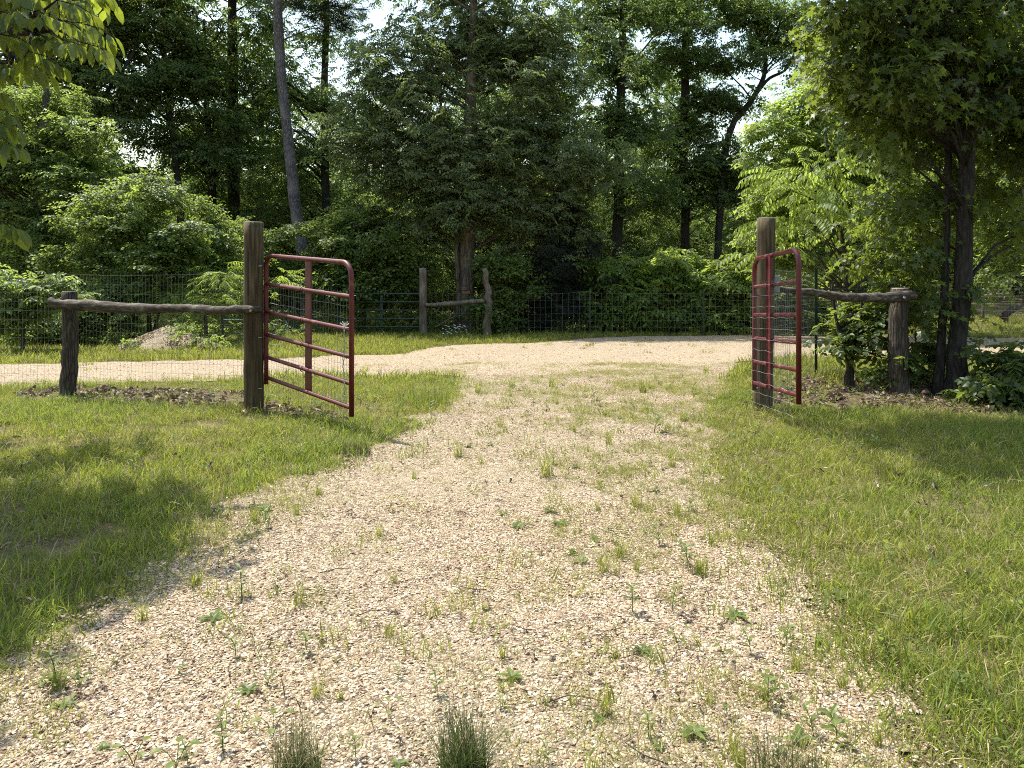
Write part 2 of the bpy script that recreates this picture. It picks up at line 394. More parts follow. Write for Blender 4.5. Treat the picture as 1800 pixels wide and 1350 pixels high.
def path_at(path, rad, h):
    for (a, ra), (b, rb) in zip(zip(path, rad), zip(path[1:], rad[1:])):
        if a.z <= h <= b.z: t = (h - a.z) / max(1e-6, b.z - a.z); return a.lerp(b, t), ra + (rb - ra) * t
    return (path[0], rad[0]) if h < path[0].z else (path[-1], rad[-1])
def smooth_path(P, R_, n):
    P = [Vector(p) for p in P]; out = []; ro = []
    m_ = len(P) - 1
    for i in range(n + 1):
        t = i / n * m_; k = min(int(t), m_ - 1); f = t - k
        p0, p1, p2, p3 = P[max(k - 1, 0)], P[k], P[k + 1], P[min(k + 2, m_)]
        out.append(.5 * ((2 * p1) + (p2 - p0) * f + (2 * p0 - 5 * p1 + 4 * p2 - p3) * f * f + (3 * p1 - p0 - 3 * p2 + p3) * f ** 3))
        ro.append(R_[k] + (R_[k + 1] - R_[k]) * f)
    return out, ro
def tree_meshes(root, base, trunks, blobs, n, src, seed, bark='bark', clump=.4, flat=.5, scale=1, droop=0.2, branches=60, inner=.45, nsrc=5, dead=0, per=12, crown_name='crown'):
    """trunks: lists of (points, radii) in world space; everything is stored relative to the tree's foot"""
    rng = np.random.default_rng(seed); rr = random.Random(seed); B = Vector(base)
    mb = MB(); main = None
    for P, Rd in trunks:
        sp, sr = smooth_path([Vector(p) - B for p in P], Rd, 22)
        z0 = sp[0].z
        sr = [r_ * (1 + .45 * math.exp(-(p.z - z0) / .25)) for p, r_ in zip(sp, sr)]
        sp = [p + Vector((rr.uniform(-1, 1), rr.uniform(-1, 1), 0)) * r_ * .12 for p, r_ in zip(sp, sr)]
        mb.tube(sp, sr, 12, True, .09, rr)
        if main is None: main = (sp, sr)
    if blobs:
        P, Q, cl = crown_points([(c - B, r) for c, r in blobs], n, rng, clump, flat=flat, inner=inner, per=per)
        rr.shuffle(cl)
        for c in cl[:branches]:
            axis = main
            hd = math.hypot(c.x - path_at(*axis, c.z)[0].x, c.y - path_at(*axis, c.z)[0].y)
            h = max(axis[0][0].z + .5, c.z * .62, c.z - hd * rr.uniform(.35, .9)); h = min(h, axis[0][-1].z)
            a, ra = path_at(*axis, h); mid = a.lerp(c, .5) + Vector((0, 0, rr.uniform(0, .15) * hd))
            r0 = min(ra * .5, .008 + .011 * (c - a).length); q = (c - a).length * .05
            pp = [a, a.lerp(mid, .5) + Vector((rr.uniform(-q, q), rr.uniform(-q, q), 0)), mid, mid.lerp(c, .55) + Vector((rr.uniform(-q, q), rr.uniform(-q, q), rr.uniform(-q, q))), c]
            mb.tube(pp, [r0, r0 * .85, r0 * .65, r0 * .4, r0 * .15], 4, False)
    for _ in range(dead):
        h = rr.uniform(.35, .95) * (main[0][-1].z); a, ra = path_at(*main, h); an = rr.uniform(0, 2 * PI); ln = rr.uniform(.6, 2.2)
        e = a + Vector((math.cos(an), math.sin(an), rr.uniform(-.3, .5))) * ln; q = ln * .12
        mb.tube([a, a.lerp(e, .4) + Vector((0, 0, -q)), a.lerp(e, .75) + Vector((0, q, -q * .3)), e], [.03, .022, .014, .005], 4, False)
    mb.build('trunk', M[bark], root, smooth=True)
    if blobs:
        D = P - Q; yaw = np.arctan2(D[:, 1], D[:, 0]) + rng.normal(size=len(P)) * .7
        rot = np.stack([rng.normal(size=len(P)) * .35, droop + rng.normal(size=len(P)) * .3, yaw], 1)
        scatter(crown_name, P, rot, scale * rng.uniform(.7, 1.25, len(P)), rng.integers(0, nsrc, len(P)), src, root)
    return root
def foot(px, d): x = (px - 900) / F * d; return Vector((x, d, float(zg(x, d)) - .03))
def tree(name, label, cat, px, d, trunks, blobs, n, src, seed, group=None, **kw):
    """trunks: [( [(px, py), ...] from the foot up, radii )] all at distance d"""
    b = foot(px, d); root = empty(name, b, label, cat, group)
    tw = []
    for P, Rd in trunks:
        Q = [pt(q[0], q[1], d + (q[2] if len(q) > 2 else 0)) for q in P]
        f0 = foot(P[0][0], d + (P[0][2] if len(P[0]) > 2 else 0)); Q = ([f0] if len(P[0]) < 4 else []) + Q
        if len(P[0]) < 4: Rd = [Rd[0] * 1.02] + list(Rd)
        tw.append((Q, Rd))
    return tree_meshes(root, b, tw, [blob(*x) for x in blobs], n, src, seed, **kw)

# ------------------------------------------------------------------ ground, road, driveway
def inpoly(x, y, poly):
    x = np.asarray(x); y = np.asarray(y); c = np.zeros(x.shape, bool); n_ = len(poly)
    for i in range(n_):
        x1, y1 = poly[i]; x2, y2 = poly[(i + 1) % n_]
        if y1 == y2: continue
        k = ((y1 > y) != (y2 > y)) & (x < (x2 - x1) * (y - y1) / (y2 - y1) + x1); c ^= k
    return c
DRIVE = [(-1.9, -3), (-1.8, 1.5)] + [gp(*p) for p in ((0, 1165), (120, 1090), (300, 975), (395, 890), (450, 852), (600, 812), (690, 765), (765, 715), (800, 690), (800, 655), (1300, 636), (1278, 680), (1262, 712), (1262, 830), (1330, 950), (1420, 1060), (1520, 1180), (1650, 1350))] + [(1.1, 1.2), (1.1, -3)]
ROAD = [(-40, 9.2)] + [gp(*p) for p in ((0, 680), (430, 668), (620, 660), (780, 662), (1000, 655), (1180, 648), (1330, 634), (1450, 628), (1600, 628), (1800, 630))] + [(40, 12.6), (40, 17.5)] + [gp(*p) for p in ((1800, 595), (1500, 592), (1320, 590), (1100, 591), (1000, 597), (900, 604), (790, 607), (700, 622), (430, 632), (0, 640))] + [(-40, 12.5)]
def surf(x, y):                       # 0 grass, 1 driveway, 2 road
    xs = x + .09 * wob(x, y, 3.5, 1) + .04 * wob(x, y, 12, 5); ys = y + .12 * wob(x, y, 2.7, 8)
    r_ = np.zeros(np.shape(x), int); r_[inpoly(xs, ys, DRIVE)] = 1; r_[inpoly(xs, ys + .25 * wob(x, y, 1.9, 33) * (np.abs(x) < 3.5), ROAD)] = 2; return r_
def sheet(name, xs, ys, sel, dz, mat):
    X, Y = np.meshgrid(xs, ys, indexing='ij'); Z = zg(X, Y) + dz + .004 * wob(X, Y, 9, 2)
    nx, ny = X.shape; idx = np.arange(nx * ny).reshape(nx, ny)
    cx = (X[:-1, :-1] + X[1:, 1:]) / 2; cy = (Y[:-1, :-1] + Y[1:, 1:]) / 2; s_ = sel(cx, cy)
    q = np.stack([idx[:-1, :-1], idx[1:, :-1], idx[1:, 1:], idx[:-1, 1:]], -1)[s_]
    used = np.unique(q); remap = np.zeros(nx * ny, int); remap[used] = np.arange(len(used))
    V = np.stack([X.ravel(), Y.ravel(), Z.ravel()], 1)[used]
    me = bpy.data.meshes.new(name); me.vertices.add(len(V)); me.vertices.foreach_set('co', V.ravel())
    q = remap[q]; me.loops.add(q.size); me.loops.foreach_set('vertex_index', q.ravel().astype(np.int32))
    me.polygons.add(len(q)); me.polygons.foreach_set('loop_start', np.arange(0, q.size, 4, dtype=np.int32))
    me.update(calc_edges=True); me.shade_smooth(); me.materials.append(mat)
    o = bpy.data.objects.new(name, me); COL.objects.link(o); o['kind'] = 'structure'; return o
def cover(x, y):                      # how much of the ground round a point is gravel
    a = np.zeros(np.shape(x))
    for k in range(8):
        wd = np.where(np.asarray(x) > 0, .2, .13); a = a + (surf(x + wd * math.cos(k * .785), y + wd * math.sin(k * .785)) > 0)
    return a / 8
far_xs = np.concatenate([np.arange(-420, -30, 15), np.arange(-30, 30, .5), np.arange(30, 421, 15)])
far_ys = np.concatenate([np.arange(-60, -6, 6), np.arange(-6, 60, .5), np.arange(60, 640, 20)])
sheet('ground', far_xs, far_ys, lambda x, y: np.ones(x.shape, bool), -.01, M['earth'])
drive = sheet('gravel_driveway', np.arange(-3, 5, .06), np.arange(-3, 13, .06), lambda x, y: surf(x, y) > 0, 0, M['gravel'])
road = sheet('gravel_road', np.arange(-26, 30, .1), np.arange(7, 22, .06), lambda x, y: surf(x, y) == 2, .002, M['road'])

RNG = np.random.default_rng(11)
def gpoints(n, x0, x1, y0, y1, fn):
    x = RNG.uniform(x0, x1, n); y = RNG.uniform(y0, y1, n); k = RNG.random(n) < fn(x, y); x = x[k]; y = y[k]
    return x, y
def in_view(x, y, m=.6): return (np.abs(x) < .72 * y + m)
# stones
def stone_mesh(rng, i):
    import bmesh
    bm = bmesh.new(); bmesh.ops.create_icosphere(bm, subdivisions=1 if i else 1, radius=.5)
    ax = Vector((1, rng.uniform(.5, .85), rng.uniform(.2, .36)))
    for v in bm.verts:
        v.co = Vector((v.co.x * ax.x, v.co.y * ax.y, v.co.z * ax.z)) * rng.uniform(.72, 1.15)
    for _ in range(2):
        nrm = rnd_unit(rng); nrm.z = abs(nrm.z) * .6 + .2; nrm.normalize()
        for v in bm.verts:
            dd = v.co.dot(nrm) - .26 * (abs(nrm.x) + .5)
            if dd > 0: v.co -= nrm * dd
    me = bpy.data.meshes.new('stone'); bm.to_mesh(me); bm.free(); me.materials.append(M['stone']); return me
stone_meshes = [stone_mesh(np.random.default_rng(50 + i), i) for i in range(8)]
S['stone'] = source_set('stone_source', stone_meshes)
def stones(name, n, x0, x1, y0, y1, which, smin, smax, parent, skip_near=0, dens=lambda x, y: 1.0):
    x, y = gpoints(n, x0, x1, y0, y1, lambda x, y: (np.clip(cover(x, y) * 1.5 - .1, 0, 1) ** 1.5 if which == 1 else (surf(x, y) == 2)) * in_view(x, y) * dens(x, y))
    s_ = smin + (smax - smin) * RNG.random(len(x)) ** 2.6
    z = zg(x, y) + .004 * wob(x, y, 9, 2) + s_ * .1
    P = np.stack([x, y, z], 1); Rt = np.stack([RNG.normal(size=len(x)) * .22, RNG.normal(size=len(x)) * .22, RNG.uniform(0, 6.28, len(x))], 1)
    ix = RNG.integers(0, 8, len(x))
    if skip_near:
        rank = np.argsort(-(s_ / np.hypot(y, x)) * (y > 1.85) * (np.abs(x) < .68 * y)); near = rank[:skip_near]
        for k in near:
            o = bpy.data.objects.new('stone', stone_meshes[ix[k]]); COL.objects.link(o); o.parent = parent
            o.location = P[k]; o.rotation_euler = Rt[k]; o.scale = (s_[k],) * 3
        keep = np.ones(len(x), bool); keep[near] = False; P, Rt, s_, ix = P[keep], Rt[keep], s_[keep], ix[keep]
    return scatter(name, P, Rt, s_, ix, S['stone'], parent)
pat = lambda x, y: np.clip(.78 - .3 * np.exp(-((x + .8 + .05 * wob(x, y, 1, 3)) / .2) ** 2) - .3 * np.exp(-((x - .6 - .05 * wob(x, y, 1, 3)) / .2) ** 2) + .5 * wob(x, y * .6, 1.9, 17) + .25 * wob(x, y, 6, 9), .22, 1)
stones('gravel', 210000, -2.4, 1.9, 1.6, 4.2, 1, .006, .02, drive, skip_near=300, dens=pat)
stones('gravel', 150000, -2.4, 4.6, 4.2, 12, 1, .008, .022, drive, dens=pat)
stones('gravel', 42000, -9, 14, 8, 20.5, 2, .015, .04, road, dens=lambda x, y: .75 + .25 * wob(x, y, .8, 4))

# grass ------------------------------------------------------------------------
def tuft(rng, nb, rad, hmin, hmax, wid, mat, lean=.5, segs=3, dry=.0):
    mb = MB()
    for _ in range(nb):
        a = rng.uniform(0, 2 * PI); r_ = rad * math.sqrt(rng.random()); o = Vector((r_ * math.cos(a), r_ * math.sin(a), -.005))
        h = rng.uniform(hmin, hmax); b_ = rng.uniform(0, 2 * PI); ln = lean * rng.random() * h
        dr = Vector((math.cos(b_), math.sin(b_), 0)); sd_ = Vector((-dr.y, dr.x, 0)) * wid * (.6 + .6 * rng.random())
        L_, R_ = [], []
        for i in range(segs):
            t = i / segs; c = o + dr * ln * t * t + Vector((0, 0, h * (t - .25 * t * t * (ln / h)))); w_ = (1 - .75 * t) * .5
            L_.append(c + sd_ * w_); R_.append(c - sd_ * w_)
        tip = o + dr * ln + Vector((0, 0, h * (1 - .35 * ln / h)))
        vs = L_ + R_ + [tip]
        fs = [(i, i + 1, segs + i + 1, segs + i) for i in range(segs - 1)] + [(segs - 1, 2 * segs, 2 * segs - 1)]
        mb.add(vs, fs, float(rng.random()))
    return mb.mesh('grass_tuft', mat)
S['grass'] = source_set('tuft_grass', [tuft(np.random.default_rng(i), 34, .1, .025, .085, .0042, M['grass'], 1.15) for i in range(5)]
                        + [tuft(np.random.default_rng(9), 16, .08, .02, .06, .004, M['straw'], 1.6)])
S['lush'] = source_set('tuft_lush', [tuft(np.random.default_rng(20 + i), 28, .09, .04, .13, .0055, M['grass_lush'], 1.1) for i in range(5)])
S['fargrass'] = source_set('tuft_far', [tuft(np.random.default_rng(40 + i), 40, .2, .05, .17, .014, M['grass'], .7) for i in range(4)])
S['straw'] = source_set('tuft_straw', [tuft(np.random.default_rng(60 + i), 16, .09, .012, .035, .0032, M['straw'], 3.0) for i in range(2)]
                        + [tuft(np.random.default_rng(70 + i), 16, .06, .012, .045, .0035, M['grass'], 2.0) for i in range(4)])

def edge_d(x, y):                      # how far from the driveway's verges the blades thin out
    return (surf(x + .12, y) != 0) | (surf(x - .12, y) != 0)
LITTER_L = [gp(*p) for p in ((20, 690), (140, 680), (300, 686), (440, 692), (490, 712), (620, 735), (620, 745), (470, 722), (300, 715), (130, 706), (20, 702))]
LITTER_R = [gp(*p) for p in ((1365, 690), (1400, 668), (1480, 650), (1600, 655), (1800, 672), (2100, 690), (2100, 760), (1800, 742), (1600, 722), (1480, 722), (1370, 716), (1330, 728), (1310, 715))]
def in_litter(x, y): return inpoly(x + .06 * wob(x, y, 5, 1), y + .1 * wob(x, y, 4, 2), LITTER_L) | inpoly(x + .08 * wob(x, y, 5, 3), y + .12 * wob(x, y, 4, 4), LITTER_R)
def g_dens(x, y):
    bare = np.clip(1.25 + .5 * (x > 0) - 1.2 * np.clip(wob(x, y, 1.3, 13) + .4 * wob(x, y, 5, 3), 0, 1.2), .12, 1)
    cv = cover(x, y); d = bare * np.clip(1.05 - 1.0 * cv, 0, 1) * in_view(x, y, 1.3) * np.clip(.8 + .35 * wob(x, y, 1.6, 6) + .3 * wob(x, y, 7, 2), .15, 1)
    d = np.where(in_litter(x, y), d * .08, d)
    # the right verge is thin and weedy near its edge
    return d
def grow(name, n, box, fn, src, nsrc, smin, smax, zoff=-.01, tilt=.28):
    x, y = gpoints(n, *box, fn); k = len(x)
    P = np.stack([x, y, zg(x, y) + zoff], 1); Rt = np.stack([RNG.normal(size=k) * tilt, RNG.normal(size=k) * tilt, RNG.uniform(0, 6.28, k)], 1)
    return scatter(name, P, Rt, RNG.uniform(smin, smax, k), RNG.integers(0, nsrc, k), src)
def lushness(x, y): return np.clip(.35 + .9 * wob(x, y, .9, 2.2) + .25 * wob(x, y, 3, 1), 0, 1)
tag(grow('grass', 46000, (-6.2, 7, 1.5, 9.6), lambda x, y: g_dens(x, y) * (1 - .75 * lushness(x, y)), S['grass'], 6, .7, 1.35),
    'sunlit yellow-green lawn grass on both sides of the gravel driveway', 'grass')
tag(grow('grass', 27000, (-6.2, 7, 1.5, 9.6), lambda x, y: g_dens(x, y) * lushness(x, y), S['lush'], 5, .6, 1.2),
    'taller lush green grass growing in patches across the lawn', 'grass')
def far_dens(x, y): return (surf(x, y) == 0) * in_view(x, y, 1) * (y > 9.4)
tag(grow('grass', 15000, (-16, 18, 9.4, 24), far_dens, S['fargrass'], 4, .5, 1.15),
    'sunlit grass verge beyond the gravel road', 'grass')
def weedy(x, y):                       # the sparse green over the right half of the drive and on its edges
    a = np.exp(-((x - 1.1 - .08 * (y - 3)) / .75) ** 2) * 1.2 + np.exp(-((x + 1.45 - .08 * (y - 3)) / .22) ** 2) * .7 + .1
    b_ = np.exp(-((y - 8.4) / 1.2) ** 2) * .35
    return (cover(x, y) > .05) * in_view(x, y, .3) * np.clip(a + b_, 0, 1) * np.clip(.45 + .7 * wob(x, y, 2.3, 7) + .5 * wob(x, y, 7, 2), .04, 1)
tag(grow('grass', 60000, (-2.6, 4.4, 1.6, 12), weedy, S['straw'], 6, .45, 1.2, 0.009),
    'thin mown straw and creeping grass lying over the gravel', 'grass')

tag(grow('grass', 4200, (-5.5, 6.5, 1.6, 9.4), lambda x, y: (cover(x, y) < .4) * in_view(x, y, .6) * np.clip(.3 + .9 * wob(x, y, 1.9, 9.3) + .3 * wob(x, y, 6, 4), 0, 1), S['straw'], 2, .9, 1.6, .025),
    'patches of dry pale thatch lying in the mown lawn', 'dry grass')
# leaf litter ------------------------------------------------------------------
def litter_mesh(rng):
    mb = MB()
    for _ in range(5):
        o = Vector((rng.uniform(-.08, .08), rng.uniform(-.08, .08), rng.uniform(0, .03))); a = rng.uniform(0, 6.28)
        leaf(mb, o, Vector((math.cos(a), math.sin(a), rng.normal() * .3)), Vector((rng.normal() * .5, rng.normal() * .5, 1)), rng.uniform(.06, .11), rng.uniform(.03, .06), float(rng.random()), 'oval', .5, .5)
    return mb.mesh('litter_leaf', M['litter'])
S['litter'] = source_set('litter_leaves', [litter_mesh(np.random.default_rng(80 + i)) for i in range(6)])
tag(grow('leaf_litter', 6500, (-7, 9, 5.8, 11), lambda x, y: in_litter(x, y) * in_view(x, y, .8) * .75 , S['litter'], 6, .5, .95, .0, .35),
    'dry brown leaf litter gathered along the fence lines', 'leaf litter')
tag(grow('leaf_litter', 300, (-5, 6, 2, 8), lambda x, y: (surf(x, y) == 0) * in_view(x, y) * .6, S['litter'], 6, .25, .45, .03, .5),
    'a few dry brown leaves fallen on the mown grass', 'leaf litter')

# ------------------------------------------------------------------ weeds in the gravel, each a thing
def weed_meshes(kind, rng):
    mb = MB()
    if kind == 'stem':
        h = .07 + .05 * rng.random(); lean = rng.choice([-1, 1]) * (.02 + .03 * rng.random())
        st = [Vector((lean * t * t, 0, h * t)) for t in (0, .35, .7, 1)]; mb.tube(st, [.0025, .002, .0015, .001], 4, False, rnd=.9)
        for i in range(9):
            t = .25 + .75 * i / 8; a = i * 2.4; o = Vector((lean * t * t, 0, h * t))
            leaf(mb, o, Vector((math.cos(a), math.sin(a), .55)), Vector((0, 0, 1)), .05 * (1.15 - .4 * t), .016, float(rng.random()) * .5, 'oval', .15, .2)
    elif kind == 'rosette':
        for i in range(8):
            a = i * 2.4 + rng.normal() * .2
            leaf(mb, Vector((0, 0, .004)), Vector((math.cos(a), math.sin(a), .35 + .3 * rng.random())), Vector((0, 0, 1)), .035 + .03 * rng.random(), .02, float(rng.random()) * .6, 'oval', .15, .35)
    elif kind == 'broad':
        for i in range(4):
            a = i * 1.7 + rng.normal() * .3; h = .03 + .05 * rng.random(); e = Vector((math.cos(a) * .04, math.sin(a) * .04, h))
            mb.tube([(0, 0, 0), e * .5 + Vector((0, 0, .01)), e], .0016, 3, False, rnd=.7)
            leaf(mb, e, Vector((math.cos(a), math.sin(a), .1)), Vector((0, 0, 1)), .034, .026, float(rng.random()) * .4, 'oval', .1, .2)
    elif kind == 'tuft':
        return tuft(rng, 34, .02, .05, .12, .0035, M['grass'], 1.0)
    elif kind == 'stick':
        mb.tube([(0, 0, 0), (.01, 0, .03), (.034, .004, .07)], [.0022, .0018, .001], 4, False, rnd=.98)
        mb.tube([(.01, 0, .03), (-.008, 0, .055)], [.002, .001], 4, False, rnd=.98)
        return mb.mesh('dry_stalk', M['bark_dark'])
    return mb.mesh('weed', M['weed'])
wm = {k: [weed_meshes(k, np.random.default_rng(90 + 7 * j + len(k))) for j in range(3)] for k in ('stem', 'rosette', 'broad', 'tuft', 'stick')}
WNAME = {'stem': ('weed', 'weed', 'upright leafy weed sprouting from the gravel drive', 'upright leafy weeds in the gravel drive'),
         'rosette': ('weed', 'weed', 'low flat rosette of green leaves on the gravel drive', 'flat rosette weeds on the gravel drive'),
         'broad': ('seedling', 'seedling', 'small seedling with round broad leaves on the gravel drive', 'broad-leaved seedlings on the gravel drive'),
         'tuft': ('grass_tuft', 'grass tuft', 'small loose grass tuft growing alone out of the gravel', 'lone grass tufts in the gravel drive'),
         'stick': ('dry_stalk', 'dry stalk', 'short bare dead stalk standing in the gravel drive', 'bare dead stalks in the gravel drive')}
weeds = [(115, 1240, 'rosette', 1.5), (140, 1210, 'broad', 1.1), (90, 1215, 'broad', .9), (315, 1185, 'stem', .8), (425, 1052, 'stem', 1), (525, 1062, 'tuft', 1.3), (375, 1088, 'rosette', 1.3),
         (405, 1205, 'stick', 1), (437, 1215, 'rosette', 1.1), (470, 1205, 'stem', .9), (182, 1315, 'rosette', .9), (235, 1345, 'broad', 1.2), (310, 1348, 'broad', 1.4), (392, 1325, 'stem', 1.2), (330, 1345, 'stem', .8),
         (560, 1225, 'tuft', 1.2), (500, 1225, 'stick', 1.3), (655, 1275, 'stick', 1.2), (683, 1255, 'broad', .9), (770, 1225, 'stem', 1.1), (700, 1190, 'stem', .7), (885, 1155, 'tuft', 1), (597, 1230, 'tuft', .8), (530, 1255, 'stick', 1.6),
         (480, 1290, 'broad', 1.2), (960, 1240, 'tuft', .5), (880, 1245, 'stem', .7), (962, 836, 'tuft', 2.0), (805, 803, 'tuft', 1.7), (970, 680, 'tuft', 2.4), (900, 682, 'tuft', 2.2), (1045, 704, 'stem', 1.5), (728, 842, 'tuft', 1.0),
         (880, 750, 'tuft', 1.4), (1060, 1005, 'tuft', 1.2), (1130, 1145, 'rosette', 1.2), (1190, 1130, 'broad', 1.2), (1080, 1155, 'tuft', .7), (1140, 1295, 'stem', 1), (1250, 1240, 'tuft', 1.2), (1225, 1290, 'rosette', 1),
         (1350, 1240, 'stem', 1.3), (1365, 1210, 'broad', 1.2), (1430, 1295, 'stem', 1.3), (985, 922, 'rosette', 1.1), (668, 942, 'tuft', 1), (692, 1025, 'tuft', .8), (1112, 1075, 'stem', 1), (1292, 1085, 'rosette', 1.2),
         (965, 1345, 'stem', .8), (1480, 1210, 'tuft', 1.4), (1270, 1150, 'broad', 1), (1160, 960, 'stem', 1.1), (1230, 1010, 'tuft', 1.4), (1120, 890, 'tuft', 1.3), (1180, 820, 'tuft', 1.6), (1070, 780, 'tuft', 1.8),
         (1150, 760, 'stem', 2.0), (1200, 740, 'tuft', 1.8), (1290, 1320, 'tuft', 1.2), (1385, 1335, 'broad', 1.3), (1320, 1150, 'stem', 1.1), (1400, 1180, 'tuft', 1.5), (1210, 900, 'stem', 1.2), (700, 1345, 'rosette', .8), (625, 1330, 'stem', .9),
         (430, 940, 'stem', .9), (520, 905, 'tuft', .9), (560, 870, 'tuft', 1.0), (345, 1030, 'tuft', 1.2), (250, 1090, 'tuft', 1.3), (1010, 760, 'tuft', 1.0), (840, 690, 'tuft', 2), (1240, 655, 'tuft', 2.5), (1130, 690, 'tuft', 2.4), (1300, 660, 'tuft', 2.6)]
for i, (px, py, k, s_) in enumerate(weeds):
    x, y = gp(px, py); nm, ct, lb, gr = WNAME[k]
    o = bpy.data.objects.new(nm, wm[k][i % 3]); COL.objects.link(o); o.location = (x, y, float(zg(x, y))); o.rotation_euler = (0, 0, i * 2.1); o.scale = (s_ * (.85 + .3 * ((i * 37 % 10) / 10)) * (.62 if py > 1120 else .85),) * 3
    tag(o, lb, ct, gr)
S['weeds'] = source_set('weed_source', [wm[k][j] for k in ('stem', 'rosette', 'tuft') for j in range(3)])
tag(grow('weeds', 2200, (-5.5, 6.5, 1.8, 9.2), lambda x, y: (cover(x, y) < .3) * in_view(x, y) * np.clip(.25 + .9 * wob(x, y, 1.2, 21), 0, 1), S['weeds'], 6, .5, 1.1, .015, .3),
    'small broad-leaved weeds mixed into the lawn', 'weeds')
tag(grow('road_weeds', 900, (-14, 14, 9.5, 19.5), lambda x, y: (surf(x, y) == 2) * in_view(x, y) * np.clip(-.1 + .8 * wob(x, y * 2.2, .9, 5) + (np.abs(x - 1.5) < 5) * (y > 15) * .4, 0, 1), S['fargrass'], 4, .25, .7, 0),
    'sparse grass and weeds along the rough edges of the road', 'weeds')
tag(grow('debris', 3000, (-2.2, 2.6, 1.6, 8), lambda x, y: (surf(x, y) > 0) * in_view(x, y) * np.clip(.3 + .7 * wob(x, y, 3, 31), .05, 1), S['litter'], 6, .08, .22, .008, .5),
    'fine crumbled leaf debris lying among the gravel', 'debris')
tag(grow('weeds', 3800, (-2.6, 3.2, 1.6, 10), lambda x, y: weedy(x, y) * .5, S['weeds'], 9, .3, 1.0, .006, .2),
    'thin scatter of small weeds along the right half of the drive', 'weeds')
def clump_thing(px, py, nb, rad, h0, h1, label, wid=.0024, lean=1.0, drynb=30, mat='rush'):
    x, y = gp(px, py); r = empty('rush_clump', (x, y, float(zg(x, y))), label, 'rush clump')
    for nm, cnt, mt, a, b_ in (('blades', nb, mat, h0, h1), ('dry_stalks', drynb, 'straw', h1 * .8, h1 * 1.3)):
        o = bpy.data.objects.new(nm, tuft(np.random.default_rng(px + cnt), cnt, rad, a, b_, wid, M[mt], lean, 4)); COL.objects.link(o); o.parent = r; o['kind'] = 'stuff'
clump_thing(815, 1372, 700, .06, .1, .22, 'dense dark green rush clump at the bottom middle of the drive', drynb=24)
clump_thing(522, 1372, 300, .06, .06, .19, 'smaller sparse rush clump with brown tips left of the dense one', drynb=50)
clump_thing(745, 712, 420, .3, .1, .22, 'tall grass clump on the drive edge beyond the left red gate', .006, .5, 40, 'grass_lush')
clump_thing(1385, 1372, 200, .09, .05, .15, 'thin brown-tipped grass clump near the lower right of the drive', drynb=70)
clump_thing(628, 800, 160, .1, .06, .15, 'short dark grass clump where lawn meets gravel below the left gate', .005, .5, 20)
# twigs on the drive
for i, (px, py, a, ln) in enumerate(((600, 1010, .2, .18), (830, 1040, 2.9, .12), (1010, 1240, .1, .16), (1130, 1330, 2.4, .15), (500, 1120, .5, .12), (760, 905, 1.2, .15), (660, 1085, .3, .14), (920, 1110, 2.7, .1), (1350, 1345, 2.2, .2), (300, 1210, 1.2, .1))):
    x, y = gp(px, py); mb = MB(); q = .02
    mb.tube([(-ln / 2, 0, .006), (-ln * .1, q, .012), (ln * .2, q * .5, .01), (ln / 2, -q * .3, .006)], [.002, .0018, .0014, .0008], 5)
    o = mb.build('twig', M['bark']); o.location = (x, y, float(zg(x, y)) + .008); o.rotation_euler = (0, 0, a)
    tag(o, 'thin dry twig lying flat on the pale gravel drive', 'twig', 'dry twigs on the gravel drive')

# ------------------------------------------------------------------ posts, rails, fences
rr0 = random.Random(5)
def wood_post(name, label, foot_xy, top, r0, r1, mat, cap_mat, group=None, rough=.05, seg=14, k=16, bend=0, cat='post'):
    b = Vector((foot_xy[0], foot_xy[1], float(zg(*foot_xy)))); root = empty(name, b, label, cat, group)
    T = Vector(top) - b; mb = MB(); n_ = seg
    P = [T * (i / n_) + Vector((math.sin(i / n_ * PI) * bend + rr0.uniform(-1, 1) * r0 * rough, rr0.uniform(-1, 1) * r0 * rough, 0)) for i in range(n_ + 1)]
    P[0].z = -.15
    mb.tube(P, [r0 + (r1 - r0) * i / n_ for i in range(n_ + 1)], k, True, rough * .6, rr0); mb.build('shaft', mat, root, True)
    cp = MB(); cp.tube([P[-1] + Vector((0, 0, -.004)), P[-1] + Vector((0, 0, .006))], [r1 * .96, r1 * .9], k); cp.build('cut_end', cap_mat, root)
    return root
def px_post(name, label, bx, by, tx, ty, d, w0, w1, *a, **k):
    t = pt(tx, ty, d); return wood_post(name, label, ((bx - 900) / F * d, d), t, w0 * d / F / 2, w1 * d / F / 2, *a, **k)
gpl = px_post('gate_post', 'tall round wooden gate post holding the left red gate', 446, 715, 446, 391, 7.3, 34, 33, M['post'], M['cut_wood'], None, .02)
gpr = px_post('gate_post', 'tall round wooden gate post behind the right red gate', 1341, 722, 1347, 384, 7.3, 33, 31, M['post'], M['cut_wood'], None, .02)
for root, x in ((gpl, .1), (gpr, -.1)):                 # long dark drying crack and fence staples
    for j, (zz, hh) in enumerate(((1.35, .22),)):
        mb = MB(); mb.box((-.025 if root is gpl else .03, -.0905, zz), (.006, .004, hh)); mb.build('crack', M['black'], root)
    for zz in (1.42, .72, .22):
        mb = MB(); mb.tube([(.07 if root is gpl else -.07, -.068, zz), (.1 if root is gpl else -.1, -.06, zz + .003)], .005, 6); mb.build('wire_staple', M['galv'], root)
pl = px_post('log_post', 'short bark-covered log post bracing the fence on the left', 118, 698, 121, 513, 8.15, 27, 25, M['log'], M['cut_wood'], None, .09, bend=.03)
pr = px_post('log_post', 'short bark-covered log post under the right brace rail', 1581, 692, 1583, 507, 8.4, 35, 30, M['log'], M['cut_wood'], None, .08, bend=-.02)
